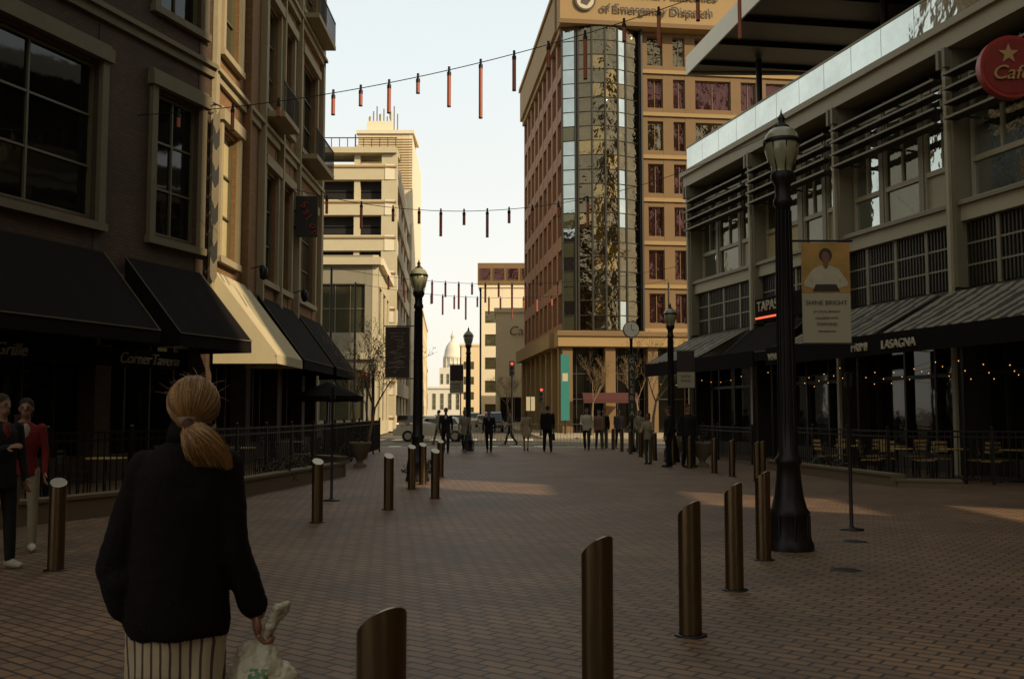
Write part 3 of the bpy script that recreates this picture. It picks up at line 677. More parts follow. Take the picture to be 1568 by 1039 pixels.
def fence(name,pts,h=1.05,sp=.13,post=1.8,z0=0):
    b=B()
    for (x0,y0),(x1,y1) in zip(pts,pts[1:]):
        f=Fr((x0,y0),(x1,y1)); 
        for z in(z0+.12,z0+h-.12,z0+h): b.box((0,-.018,z-.018),(f.L,.018,z+.018),M_iron,f)
        k=int(f.L/sp)
        for i in range(k+1): b.box((i*sp-.008,-.008,z0+.13),(i*sp+.008,.008,z0+h),M_iron,f)
        k=max(1,round(f.L/post))
        for i in range(k+1):
            a=f.L*i/k; b.box((a-.03,-.03,z0),(a+.03,.03,z0+h+.05),M_iron,f); b.sph(f(a,0,z0+h+.08),.04,M_iron,8,6)
    return b.obj(name,(*pts[0],0),world=True)
def curbwall(name,pts,h,w,m):
    b=B()
    for (x0,y0),(x1,y1) in zip(pts,pts[1:]):
        f=Fr((x0,y0),(x1,y1)); b.box((-w/2,-w/2,0),(f.L+w/2-.003,w/2,h),m,f); b.box((-w/2-.03,-w/2-.03,h),(f.L+w/2,w/2+.03,h+.05),m,f)
    return b.obj(name,(*pts[0],0),world=True)
M_kstone=mat('patio_kerb_stone',(.12,.09,.055),.8,var=.2,vs=3,bump=.2,bs=20)
curbwall('planter_wall',[(-7.2,13.0),(-5.2,17.5),(-4.25,24.6)],.30,.25,M_kstone)
curbwall('planter_wall',[(-4.25,24.6),(-5.6,26.0)],.45,.25,M_kstone)
fence('iron_fence',[(-7.5,13.2),(-5.5,17.7),(-4.9,24.6),(-5.2,34),(-5.3,40)],1.25)
curbwall('planter_wall',[(7.2,27.5),(8.1,21.3)],.22,.3,M_kstone)
curbwall('planter_wall',[(8.3,21.2),(9.2,20.9)],.12,.3,M_kstone)
fence('iron_fence',[(7.6,28),(8.35,22.2),(12.5,21.2)],1.15)
fence('iron_fence',[(6.2,40),(7.2,30)],1.1)
M_galv=mat('galvanised_rail',(.30,.28,.23),.5,metal=.5)
b=B(); f=Fr((-4.6,45.3),(4.3,45.3))
for i in range(5):
    o=i*1.8
    for z in(.1,1.05): b.cone(f(o+.05,0,z),f(o+1.7,0,z),.02,.02,M_galv,6)
    for k in range(12): b.cone(f(o+.05+k*.15,0,.1),f(o+.05+k*.15,0,1.05),.009,.009,M_galv,5)
    b.cone(f(o+.3,-.3,.02),f(o+.3,.3,.02),.02,.02,M_galv,6)
b.obj('crowd_barrier',(0,45.3,0),world=True)

def table(x,y):
    b=B(); b.lathe([(.02,.70),(.36,.70),(.38,.715),(.36,.73),(0,.735)],M_wood,20); b.lathe([(.22,0),(.2,.03),(.03,.06),(.03,.7)],M_iron,12); return b.obj('cafe_table',(x,y,0))
def chair(x,y,yaw,m=None):
    m=m or M_wood; b=B()
    for sx_ in(-.19,.19):
        b.cone((sx_,-.19,0),(sx_,-.2,.46),.014,.014,M_iron,6); b.cone((sx_,.2,0),(sx_,.17,.46),.014,.014,M_iron,6); b.cone((sx_,.17,.46),(sx_*.95,.25,.88),.014,.014,M_iron,6)
    b.box((-.21,-.21,.45),(.21,.2,.475),m)
    for z in(.62,.72,.82): b.box((-.19,.2+(z-.5)*.12,z),(.19,.215+(z-.5)*.12,z+.06),m)
    return b.obj('cafe_chair',(x,y,0),yaw=yaw)
for x,y in((9.0,23.4),(10.2,23.2),(11.4,22.6),(8.6,25.5),(9.6,25.3)):
    table(x,y); chair(x-.6,y,R(80+random.uniform(-25,25))); chair(x+.6,y,R(-75+random.uniform(-25,25))); chair(x,y+.55,R(random.uniform(-30,30)))
for x,y in((-7.5,18.5),(-6.6,21),(-6.5,24),(-6.4,29),(-6.4,33)):
    table(x,y); chair(x-.6,y,R(90),M_iron); chair(x+.6,y,R(-90),M_iron)
def umbrella(x,y,h=2.6,r=1.2,m=M_black):
    b=B(); b.lathe([(.3,0),(.28,.06),(.03,.1),(.025,h)],M_iron,12)
    vs=[(0,0,h)]; 
    for i in range(16):
        t=i*math.pi/8; rr=r*(1 if i%2==0 else .95); vs.append((rr*math.cos(t),rr*math.sin(t),h-.5-(0 if i%2==0 else -.03)))
    for i in range(16): v=vs[1+i]; vs.append((v[0],v[1],v[2]-.18))
    b.add(vs,[(0,1+i,1+(i+1)%16) for i in range(16)]+[(1+i,17+i,17+(i+1)%16,1+(i+1)%16) for i in range(16)],m)
    return b.obj('patio_umbrella',(x,y,0),recalc=False)
umbrella(-6.2,33.5)
def urn(x,y):
    b=B(); b.lathe([(.2,0),(.2,.06),(.09,.12),(.1,.2),(.24,.38),(.3,.6),(.33,.66),(.33,.72),(.28,.70),(0,.68)],mat('urn_stone',(.12,.095,.06),.85,bump=.2),20)
    for i in range(60):
        t=random.uniform(0,6.28); r=random.uniform(0,.28); z=.7+random.uniform(0,.3); c=Vector((r*math.cos(t),r*math.sin(t),z)); q=Euler((random.random()*3,random.random()*3,t)).to_matrix()
        b.quad([c+q@Vector(v) for v in((-.05,0,0),(0,-.03,0),(.05,0,0),(0,.03,0))],M_leafg)
    return b.obj('planter_urn',(x,y,0),recalc=False)
urn(5.55,29.2); urn(-4.4,29); urn(6.0,36)
def tlight(x,y,h,yaw=0,side=-1):
    b=B(); b.lathe([(.15,0),(.12,.2),(.07,.4),(.06,h)],M_iron,12)
    b.box((-.18,-.16,h-1.0),(.18,.16,h),M_dkf)
    for k,m in enumerate((M_redneon,M_dkf,M_dkf)): b.cone((0,-.17,h-.18-k*.32),(0,-.162,h-.18-k*.32),.1,.1,m,14); b.cone((0,-.28,h-.18-k*.32+.03),(0,-.163,h-.18-k*.32+.03),.11,.12,M_dkf,10,caps=False)
    return b.obj('traffic_light',(x,y,0),yaw=yaw)
tlight(0,66.5,5.0); tlight(-9.6,66,4.2); tlight(2.0,68,3.3)
b=B(); b.cone((0,0,0),(0,0,2.6),.04,.04,M_iron,8); b.box((-.28,-.03,1.7),(.28,-.02,2.6),M_txt); b.obj('traffic_sign',(1.2,64.5,0))

# ---------------------------------------------------------------- cars
def car(x,y,yaw,col,suv=False,name='parked_car'):
    b=B(); m=mat('car_paint_%d'%(int(col[0]*100)*7+int(col[2]*100)),col,.25,metal=.3,var=.05)
    H=1.75 if suv else 1.45; W=.9
    low=[(-2.2,.35),(-2.25,.6),(-2.15,.85),(-1.5,.95),(1.0,.98),(1.95,.85),(2.2,.65),(2.2,.35)]
    top=[(-1.9,.9),(-1.45,H-.08),(-.9,H),(.35,H),(1.15,.96)] if not suv else [(-2.1,.9),(-1.95,H-.1),(-1.5,H),(.5,H),(1.2,.96)]
    def prof(pts,w0,w1):
        n=len(pts); vs=[]
        for sgn in(-1,1):
            for yy,zz in pts:
                w=w0 if zz<1.0 else w1; vs.append((sgn*w,yy,zz))
        return vs,[tuple(range(n))[::-1],tuple(range(n,2*n))]+[(i,(i+1)%n,n+(i+1)%n,n+i) for i in range(n)]
    vs,fs=prof(low,W,W); b.add(vs,fs,m)
    vs,fs=prof(top,W-.08,W-.22); b.add(vs,fs,m)
    g=M_glD; t=top
    for sgn in(-1,1):
        xx=lambda z:sgn*((W-.08)+(W-.22-(W-.08))*((z-.9)/(H-.9))+.006)
        for ya,yb,yc,yd in((t[0][0]+.35,-.35,-.4,t[1][0]+.15),(-.25,.85,.3,-.3)):
            b.quad([(xx(1.0),ya,1.0),(xx(1.0),yb,1.0),(xx(H-.12),yc,H-.12),(xx(H-.12),yd,H-.12)],g)
    for (ya,za),(yb,zb),s in((t[0],t[1],-1),(t[-1],t[-2],1)):
        w=W-.2; a=Vector((0,ya,za)); c=Vector((0,yb,zb)); n_=Vector((0,s*.008,.008))
        p=a.lerp(c,.12)+n_; q=a.lerp(c,.9)+n_
        b.quad([(-w,p.y,p.z),(w,p.y,p.z),(w-.08,q.y,q.z),(-w+.08,q.y,q.z)],g)
    for sx_ in(-1,1):
        for yy in(-1.35,1.35):
            b.cone((sx_*.70,yy,.33),(sx_*.915,yy,.33),.33,.33,M_iron,20); b.cone((sx_*.916,yy,.33),(sx_*.925,yy,.33),.2,.19,M_galv,12)
        b.box((sx_*.65-.15,2.2,.65),(sx_*.65+.15,2.22,.78),M_white); b.box((sx_*.7-.12,-2.26,.65),(sx_*.7+.12,-2.235,.8),M_red)
    b.box((-.3,2.2,.4),(.3,2.23,.55),M_dkf); b.box((-.25,-2.265,.5),(.25,-2.25,.62),M_txt)
    b.box((-W-.12,.85,.98),(-W+.02,1.0,1.1),m); b.box((W-.02,.85,.98),(W+.12,1.0,1.1),m)
    return b.obj(name,(x,y,-.1),yaw=yaw)
car(-4.6,58,R(90),(.50,.48,.43),name='car'); car(-1.7,88,R(2),(.05,.05,.055),suv=True,name='car')
car(-6.6,78,R(183),(.45,.43,.37)); car(-5.6,100,R(184),(.2,.19,.17)); car(-8.6,120,R(184),(.5,.5,.46)); car(-3.4,118,R(3),(.3,.28,.25)); car(-9.6,90,R(184),(.09,.08,.08)); car(-5.5,145,R(3),(.5,.48,.44),suv=True)
car(-14,58,R(-90),(.30,.28,.25),name='car')

# ---------------------------------------------------------------- string lights
def stringlights(pts,tubes,rad=.045):
    b=B(); a,c,sag=Vector(pts[0]),Vector(pts[1]),pts[2]
    P=lambda t:a.lerp(c,t)-Vector((0,0,sag*4*t*(1-t)))
    n=40
    for i in range(n): b.cone(P(i/n),P((i+1)/n),.011,.011,M_iron,4,caps=False)
    for t,l in tubes:
        p=P(t); b.cone(p+Vector((0,0,.08)),p-Vector((0,0,.06)),.03,.03,M_iron,6); q=p-Vector((0,0,.06)); b.cone(q,q-Vector((0,0,l)),rad,rad,M_tube,8); b.cone(q-Vector((0,0,l)),q-Vector((0,0,l+.02)),rad*1.05,rad*1.05,M_iron,8); b.cone(q+Vector((0,0,.01)),q-Vector((0,0,.08)),rad*1.1,rad*1.1,M_iron,8)
    return b.obj('string_light',tuple(a),world=True,recalc=False)
def tub(xs,lens,x0,x1): return [((x-x0)/(x1-x0),l) for x,l in zip(xs,lens)]
stringlights(((-8.9,23.2,8.6),(11.0,22,14.0),1.15),tub([-7.9,-6.6,-5.5,-4.2,-3.55,-2.88,-2.2,-1.47,-.73,.05,.85,1.7,2.6,3.4,4.3,5.25,6.2,7.3],[.3,.5,.3,.45,.35,.65,.32,.8,1.25,.8,.5,1.0,.4,.8,.5,1.3,.7,1.2],-8.9,11))
stringlights(((-8.0,34,9.4),(9.3,33.6,11.3),1.75),tub([-6.4,-5.2,-4.1,-3.2,-2.45,-1.65,-.85,-.1,.7,1.6,2.6],[.5,.8,.4,.4,.8,.4,.85,.4,.7,.4,.9],-8,9.3),.05)
for y,zz in((52,8.7),(60,8.9)):
    stringlights(((-9.5,y,zz+.5),(9.5,y,zz+.7),1.0),tub([-6.5,-5.7,-4.9,-4.2,-3.5,-2.8,-2.1,-1.4,-.7,0,.7,1.5,2.4],[.6,.9,.5,1.1,.7,1.3,.5,.9,.6,1.2,.6,.8,.5],-9.5,9.5),.055)
    for x in(-9.5,9.5):
        b=B(); b.lathe([(.14,0),(.14,.2),(.08,.3),(.06,zz+.6),(0,zz+.7)],M_iron,10); b.obj('light_pole',(x,y,-.1))
b=B(); rr=random.Random(5)
for row in range(3):
    pr=None
    for i in range(18):
        s=9.7+i*.8; p=fr(s,1.9-row*.8,2.85-.25*abs(math.sin(i*.6+row))-.1*row)
        if pr is not None: b.cone(pr,p,.005,.005,M_iron,3,caps=False)
        b.sph(p-Vector((0,0,.04)),.012,M_bulb,6,4); pr=p
b.obj('patio_string_bulbs',tuple(fr(15,1.5,2.8)),world=True,recalc=False)
b=B()
for i in range(12):
    s=.5+i*.76; p=fr(s,2.0,2.8-.2*abs(math.sin(i*.6))); b.sph(p,.013,M_bulb,6,4)
    if i: b.cone(pr,p,.005,.005,M_iron,3,caps=False)
    pr=p
b.obj('patio_string_bulbs',tuple(fr(5,2,2.8)),world=True,recalc=False)

# ---------------------------------------------------------------- trees
def tree(x,y,h,seed,leaf=3,m=M_leaf,spread=.5):
    r=random.Random(seed); b=B(); tips=[]
    def br(p,d,l,rad,lev):
        n=3; q=p
        for i in range(n):
            d=(d+Vector((r.uniform(-1,1),r.uniform(-1,1),r.uniform(-.2,.6)))*.15).normalized()
            q2=q+d*l/n; b.cone(q,q2,rad*(1-.5*i/n),rad*(1-.5*(i+1)/n),M_bark,5 if lev<2 else 3,caps=False)
            if lev>0 and lev<4 and r.random()<.7: side(q2,d,l,rad*(1-.5*(i+1)/n),lev)
            q=q2
            if lev>=3: tips.append(q)
        if lev<4:
            for k in range(4 if lev==0 else 2): side(q,d,l,rad*.55,lev)
    def side(q,d,l,rad,lev):
        t=r.uniform(0,6.28); a=Vector((math.cos(t),math.sin(t),0)); nd=(d*.75+a*spread*1.1+Vector((0,0,.2))).normalized()
        br(q,nd,l*r.uniform(.55,.75),max(.006,rad*.62),lev+1)
    br(Vector((0,0,0)),Vector((0,0,1)),h*.36,h*.018,0)
    for p in tips:
        for k in range(leaf):
            if r.random()<.5: continue
            c=p+Vector((r.gauss(0,.1),r.gauss(0,.1),r.gauss(0,.1))); u=Vector((r.gauss(0,1),r.gauss(0,1),r.gauss(0,1))).normalized(); v=u.orthogonal().normalized(); s=r.uniform(.02,.05)
            b.quad([c-u*s,c-v*s*.5,c+u*s,c+v*s*.5],m)
    return b.obj('small_tree',(x,y,0),yaw=r.random()*6,recalc=False)
tree(-5.9,38.5,5.6,1,1); tree(-5.0,34,4.8,2,1); tree(6.6,47,5.8,3,1); tree(-9.5,67,6.0,4,5); tree(5.6,70,6.5,5,2); tree(-10.6,84,7,6,7,spread=.45); tree(8.5,68,6.5,8,2); tree(-.3,112,7,9,4)
def shrub(x,y,r_,seed,name='shrub'):
    r=random.Random(seed); b=B()
    for i in range(10): 
        t=r.uniform(0,6.28); b.cone((0,0,0),(r_*.6*math.cos(t),r_*.6*math.sin(t),r_*r.uniform(.6,1.2)),.012,.005,M_bark,4)
    for i in range(420):
        v=Vector((r.gauss(0,1),r.gauss(0,1),r.gauss(0,1))).normalized()*r_*r.uniform(.4,1.05); c=Vector((v.x,v.y,abs(v.z)*.9+.1)); u=Vector((r.gauss(0,1),r.gauss(0,1),r.gauss(0,1))).normalized(); v=u.orthogonal().normalized(); s=r.uniform(.02,.055)
        b.quad([c-u*s,c-v*s*.5,c+u*s,c+v*s*.5],M_leafg)
    return b.obj(name,(x,y,.0),recalc=False)
for i,(x,y,s) in enumerate(((-5.0,21,.5),(-5.0,22.3,.6),(-4.9,23.6,.5),(-5.7,17,.5),(-5.3,27,.7),(-5.2,29,.6),(-5.2,31,.7),(7.9,25.5,.5),(8.0,24.2,.45),(-2.2,24,.45))): shrub(x,y,s,i+20)

# ---------------------------------------------------------------- people
def remesh(b,vox,smooth=3,name='body'):
    me=b.mesh(name+'_src',recalc=False); bvh=BVHTree.FromPolygons(b.v,b.f)
    o=bpy.data.objects.new('tmp',me); S.collection.objects.link(o)
    md=o.modifiers.new('r','REMESH'); md.mode='VOXEL'; md.voxel_size=vox; md.use_smooth_shade=True
    sm=o.modifiers.new('s','SMOOTH'); sm.iterations=smooth; sm.factor=.5
    dg=bpy.context.evaluated_depsgraph_get()
    me2=bpy.data.meshes.new_from_object(o.evaluated_get(dg)); bpy.data.objects.remove(o)
    out=[]
    for p in me2.polygons:
        _,_,i,_=bvh.find_nearest(p.center); out.append(b.m[i] if i is not None else 0)
    me2.materials.clear()
    for m in b.mats: me2.materials.append(m)
    me2.polygons.foreach_set('material_index',out); me2.polygons.foreach_set('use_smooth',[True]*len(out))
    me2.update(); return me2
def hand(b,w,d,side,m,grip=0.3,sc=1.0,fw=Vector((0,1,0))):
    d=d.normalized(); t=(fw-d*fw.dot(d)).normalized(); pn=d.cross(t)*side
    palm=w+d*.05*sc
    q=Matrix((t,pn,d)).transposed()
    b.sph(palm,(.038*sc,.016*sc,.05*sc),m,12,8,rot=q)
    for i,l in enumerate((.068,.077,.072,.056)):
        base=w+d*.088*sc+t*(.027-.018*i)*sc; a=grip*.6; p1=base+(d*math.cos(a)+pn*math.sin(a))*l*.5*sc; a=grip*1.6; p2=p1+(d*math.cos(a)+pn*math.sin(a))*l*.3*sc; a=grip*2.6; p3=p2+(d*math.cos(a)+pn*math.sin(a))*l*.22*sc
        b.chain([base,p1,p2,p3],[.0092*sc,.0085*sc,.0078*sc,.0065*sc],m,8)
    base=w+d*.03*sc+t*.026*sc; p1=base+(d*.6+t*.7+pn*.2).normalized()*.038*sc; p2=p1+(d*.9+t*.3+pn*.3).normalized()*.03*sc
    b.chain([base,p1,p2],[.013*sc,.010*sc,.008*sc],m,8)
def cmat(c,kind='cloth'):
    n='%s_%03d_%03d_%03d'%(kind,int(c[0]*999),int(c[1]*999),int(c[2]*999))
    return mat(n,c,.85 if kind!='shoe' else .4,var=.2,vs=6,bump=.25,bs=14,spec=.25)
SK=(.18,.090,.055)
def joinmesh(me,b2,name):
    bm=bmesh.new(); bm.from_mesh(me)
    idx=[]; names=[x.name for x in me.materials]
    for m in b2.mats:
        if m.name not in names: me.materials.append(m); names.append(m.name)
        idx.append(names.index(m.name))
    vs=[bm.verts.new(v) for v in b2.v]
    for f,k,s_ in zip(b2.f,b2.m,b2.sm):
        try: fc_=bm.faces.new([vs[i] for i in f]); fc_.material_index=idx[k]; fc_.smooth=s_
        except ValueError: pass
    bm.to_mesh(me); bm.free(); me.name=name; return me
def person(name,x,y,h=1.75,yaw=0,legs=((20,5),(-18,20)),arms=((-15,10),(18,20)),top=(.02,.02,.025),bot=(.02,.02,.022),skin=SK,hair=(.03,.02,.012),shoe=(.015,.012,.01),shirt=None,coat=.84,vox=.018,fem=False,skirt=None,bag=None,longhair=False,headturn=0,bulk=1.0,barelegs=False):
    mt,mb,ms,mh,mo=cmat(top),cmat(bot),mat('skin_%d'%int(skin[0]*100),skin,.55,var=.1,vs=10),cmat(hair,'hair'),cmat(shoe,'shoe')
    b=B(); k=.93 if fem else 1.0; k*=bulk
    J=[]
    for sgn,(a,kn) in zip((-1,1),legs):
        hip=Vector((sgn*.09,0,.90)); a,kn=R(a),R(kn)
        knee=hip+.42*Vector((sgn*.02,math.sin(a),-math.cos(a))); an=knee+.40*Vector((0,math.sin(a-kn),-math.cos(a-kn))); J.append((hip,knee,an,a-kn))
    low=min(j[2].z for j in J); dz=.085-low
    up=Vector((0,0,dz))
    for sgn,(hip,knee,an,lean) in zip((-1,1),J):
        hip,knee,an=hip+up,knee+up,an+up
        lm_=ms if barelegs else mb; w=.75 if barelegs else 1
        b.chain([hip,hip.lerp(knee,.5)],[.092*k,.078*k],mb,10); b.chain([hip.lerp(knee,.5),knee,knee.lerp(an,.35),an+Vector((0,0,.02))],[.078*k,.062*k*w,.062*k*w,.052*k*w],lm_,10)
        tl=max(-.5,min(.9,-lean*.9)); fd=Vector((0,math.cos(tl),-math.sin(tl)*.9))
        b.chain([an+Vector((0,-.03,-.035)),an+fd*.09+Vector((0,0,-.045)),an+fd*.17+Vector((0,0,-.052))],[.045,.042,.032],mo,10)
    z=lambda v:v+dz
    b.rings([(0,0,z(.84),.13*k,.095*k),(0,-.01,z(.93),.165*k,.115*k),(0,0,z(1.02),.15*k,.10*k)],mb)
    wst=.125 if fem else .15
    R_=[(0,0,z(coat),.172*k,.125*k),(0,-.005,z(.93),.172*k,.122*k),(0,0,z(1.08),(wst+.015)*k,.105*k),(0,.005,z(1.25),.168*k,.118*k),(0,0,z(1.36),.178*k,.11*k),(0,-.01,z(1.43),.14*k,.085*k),(0,-.012,z(1.47),.075*k,.065*k)]
    if coat<.8: R_=[(0,0,z(coat),.20*k,.15*k)]+[(0,0,z(.88),.175*k,.125*k)]+R_[2:]
    b.rings(R_,mt)
    if skirt: b.rings([(0,0,z(skirt),.2*k,.16*k),(0,0,z(.7),.185*k,.14*k),(0,0,z(.98),.15*k,.11*k)],mb)
    hands=[]
    for sgn,(a,e) in zip((-1,1),arms):
        a,e=R(a),R(e); sh=Vector((sgn*.185*k,-.005,1.405+dz))
        el=sh+.28*Vector((sgn*.16,math.sin(a),-math.cos(a))).normalized(); wr=el+.25*Vector((-sgn*.02 if abs(e)<1 else -sgn*.35,math.sin(a+e),-math.cos(a+e))).normalized()
        b.chain([sh,sh.lerp(el,.5),el,wr],[.062*k,.052*k,.046*k,.036*k],mt,10); hands.append((wr,(wr-el).normalized(),sgn))
    hz=1.63+dz
    b.chain([(0,-.01,z(1.44)),(0,.005,z(1.54))],[.058*k,.052*k],ms,10)
    rot=Euler((0,0,R(headturn))).to_matrix(); hc=Vector((0,0,hz))
    H=lambda v:hc+rot@Vector(v)
    b.sph(H((0,0,.015)),(.070,.088,.092),ms,14,10,rot); b.sph(H((0,.03,-.055)),(.052,.058,.055),ms,12,8,rot)
    b.cone(H((0,.085,.02)),H((0,.108,-.022)),.008,.014,ms,6); 
    for sgn in(-1,1): b.sph(H((sgn*.075,-.005,-.005)),(.012,.02,.03),ms,8,6,rot)
    b.sph(H((0,-.020,.050)),(.083,.096,.080),mh,14,10,rot)
    if longhair: b.sph(H((0,-.06,-.04)),(.078,.055,.12),mh,12,8,rot)
    if shirt: b.sph((0,.088*k,z(1.37)),(.04,.035,.10),cmat(shirt),10,8)
    me=remesh(b,vox,2)
    b2=B()
    for wr,d,sgn in hands: hand(b2,wr-d*.01,d,sgn,ms,.35)
    for sgn in(-1,1): b2.sph(H((sgn*.03,.080,.005)),(.011,.008,.006),M_dtxt,8,6,rot); b2.sph(H((sgn*.03,.083,.022)),(.016,.006,.004),mh,8,6,rot)
    b2.sph(H((0,.083,-.052)),(.022,.008,.006),mat('lips',(.15,.05,.04),.5),8,6,rot)
    if bag:
        wr,d,_=hands[1 if bag[1]>0 else 0]; c=wr+Vector((0,0,-.30)); b3m=cmat(bag[0],'leather')
        b2.rings([(c.x,c.y,c.z-.15,.05,.16),(c.x,c.y,c.z-.13,.06,.18),(c.x,c.y,c.z+.08,.045,.16),(c.x,c.y,c.z+.12,.03,.13)],b3m,14)
        b2.cone(c+Vector((0,.08,.1)),wr+Vector((0,.03,-.09)),.008,.008,b3m,6); b2.cone(c+Vector((0,-.08,.1)),wr+Vector((0,-.03,-.09)),.008,.008,b3m,6)
    me=joinmesh(me,b2,name)
    o=bpy.data.objects.new(name,me); S.collection.objects.link(o); o.location=(x,y,0); o.rotation_euler=(0,0,R(yaw)); o.scale=(h/1.75,)*3
    o['h']=[tuple(q[0]) for q in hands][1]
    return o
NAVY=(.012,.013,.016); BLK=(.008,.007,.006); CRM=(.29,.24,.18); GREY=(.06,.052,.042)
person('man_in_suit',-2.55,38.5,1.8,180,((22,4),(-16,22)),((-18,8),(20,15)),NAVY,NAVY,shirt=(.4,.37,.33))
person('woman_walking',-1.88,39.5,1.68,170,((14,5),(-14,16)),((-8,12),(4,20)),(.21,.185,.15),(.03,.026,.024),fem=True,longhair=True,bag=((.03,.02,.015),1),coat=.72)
person('man_walking',-.90,39.2,1.7,176,((20,6),(-14,24)),((-14,10),(16,18)),BLK,(.012,.010,.009),shirt=(.14,.1,.08))
person('woman_in_cream_coat',.58,41,1.66,-8,((12,4),(-12,14)),((-10,14),(12,20)),CRM,CRM,fem=True,longhair=True,coat=.62,barelegs=True,hair=(.12,.07,.03))
person('man_in_dark_suit',1.42,40,1.86,6,((14,4),(-12,12)),((-8,8),(8,10)),BLK,BLK,bulk=1.12,bag=((.015,.012,.01),1))
person('man_in_white_shirt',3.1,41.5,1.78,170,((16,4),(-12,16)),((-14,30),(12,60)),(.38,.36,.31),(.018,.018,.02))
person('pedestrian',3.7,42.5,1.7,185,((10,4),(-8,10)),((-8,8),(8,10)),(.16,.10,.07),GREY); person('pedestrian',4.0,43.5,1.72,160,((8,4),(-8,10)),((-6,8),(10,40)),BLK,GREY)
person('pedestrian',4.7,44,1.7,200,((6,4),(-4,8)),((-4,8),(4,10)),(.07,.055,.06),(.03,.03,.035))
person('pedestrian',5.3,43,1.68,150,((8,4),(-6,8)),((-6,10),(10,50)),(.10,.12,.05),(.03,.03,.035),fem=True,longhair=True)
person('pedestrian',5.0,39,1.66,190,((5,3),(-6,8)),((14,60),(10,50)),(.20,.17,.14),GREY,fem=True,longhair=True)
person('pedestrian',-.1,47.5,1.72,90,((18,4),(-14,20)),((-14,10),(14,14)),GREY,BLK)
person('woman_in_light_top',4.15,30.5,1.55,150,((4,2),(-4,4)),((20,80),(20,60)),(.24,.20,.145),GREY,fem=True,longhair=True)
person('man_in_dark_coat',4.5,28.8,1.74,100,((5,2),(-5,4)),((6,20),(-4,12)),BLK,BLK,bulk=1.1); person('man_in_dark_coat',5.05,28.6,1.80,200,((8,3),(-6,8)),((4,12),(-6,14)),BLK,BLK,bulk=1.15)
person('pedestrian',-3.6,49,1.72,60,((18,4),(-16,22)),((-14,10),(14,14)),(.15,.12,.1),GREY)
o=person('man_in_black_jacket',-5.16,10.1,1.74,-120,((6,3),(-6,8)),((4,12),(25,80)),(.008,.006,.006),(.010,.008,.006),shoe=(.30,.28,.23),vox=.012,coat=.80,headturn=10,shirt=(.10,.015,.012))
o=person('woman_in_red_jacket',-5.55,11.4,1.72,-150,((10,4),(-8,14)),((5,14),(38,112)),(.115,.008,.008),(.19,.165,.12),shoe=(.4,.38,.33),vox=.012,fem=True,shirt=(.26,.24,.2),hair=(.02,.014,.01),headturn=-10,coat=.86,longhair=True)
b=B(); b.box((-.035,-.004,-.07),(.035,.004,.07),M_dtxt); ph=b.obj('phone'); hl=o['h']; ph.parent=o; ph.location=(hl[0]-.03,hl[1]+.0,hl[2]+.10); ph.rotation_euler=(R(-20),0,0)

# foreground woman -------------------------------------------------
mj=mat('black_wool_jacket',(.0065,.0044,.0044),.95,var=.3,vs=14,bump=.35,bs=90,spec=.15)
mpants=stripemat('striped_trousers',(.34,.28,.20),(.060,.032,.025),.032,axis=0,duty=.26)
msk=mat('woman_skin',(.22,.10,.06),.5,var=.08,vs=10); mhr=mat('blonde_hair_base',(.15,.08,.028),.55,var=.35,vs=30,stretch=(1,1,.15),bump=.3,bs=60)
mshoe=cmat((.05,.04,.035),'shoe')
b=B(); V=Vector
b.rings([(.02,.0,.795,.162,.135),(.012,.0,.84,.176,.145),(.005,.0,.92,.182,.150),(.01,-.005,1.05,.172,.142),(.02,-.01,1.17,.165,.138),(.03,-.012,1.27,.172,.136),(.035,-.012,1.345,.176,.122),(.040,-.012,1.385,.160,.102),(.043,-.012,1.420,.118,.085),(.045,-.01,1.455,.072,.066),(.045,-.008,1.50,.060,.058)],mj,32)
b.chain([V((-.102,-.01,1.355)),V((-.145,-.03,1.20)),V((-.188,-.04,1.02)),V((-.16,.12,.98)),V((-.08,.24,1.02))],[.066,.064,.066,.056,.05],mj,14)
b.chain([V((-.165,-.05,.98)),V((-.15,-.04,.90))],[.070,.055],mj,12)
b.chain([V((.165,-.01,1.355)),V((.190,-.02,1.22)),V((.204,-.015,1.08)),V((.238,.01,.97)),V((.266,.03,.885))],[.066,.060,.054,.049,.044],mj,14)
b.chain([V((-.08,.24,1.02)),V((-.02,.28,1.04))],[.03,.03],msk,10)
b.chain([V((.262,.028,.90)),V((.276,.035,.855))],[.027,.026],msk,10)
b.chain([V((.045,-.01,1.47)),V((.05,0,1.54))],[.05,.048],msk,12)
b.rings([(0.015,0,.66,.148,.11),(0.015,0,.82,.150,.115),(0.01,0,.95,.13,.105)],mpants,28)
b.chain([V((-.068,0,.80)),V((-.085,.05,.46)),V((-.095,.03,.22))],[.085,.090,.10],mpants,16); b.rings([(-.100,-.0,.07,.125,.13),(-.095,.03,.25,.105,.105)],mpants,20)
b.chain([V((.090,0,.80)),V((.095,-.03,.46)),V((.10,-.10,.24))],[.085,.090,.10],mpants,16); b.rings([(.105,-.16,.09,.12,.13),(.10,-.10,.26,.10,.105)],mpants,20)
b.chain([V((-.105,.0,.05)),V((-.11,.14,.035))],[.045,.035],mshoe,10); b.chain([V((.10,-.16,.06)),V((.105,-.03,.035))],[.045,.035],mshoe,10)
hc=V((0.058,.0,1.582))
b.sph(hc+V((0,0,.0)),(.070,.088,.088),msk,16,12); b.sph(hc+V((0,.035,-.06)),(.05,.055,.05),msk,12,8); b.cone(hc+V((0,.085,0)),hc+V((0,.108,-.035)),.008,.013,msk,8)
for s_ in(-1,1): b.sph(hc+V((s_*.074,.0,-.02)),(.012,.02,.03),msk,8,6)
b.sph(hc+V((0,-.022,.008)),(.081,.085,.085),mhr,20,14)
b.sph(hc+V((0,-.05,-.055)),(.053,.048,.043),mhr,16,10)
me=remesh(b,.008,3)
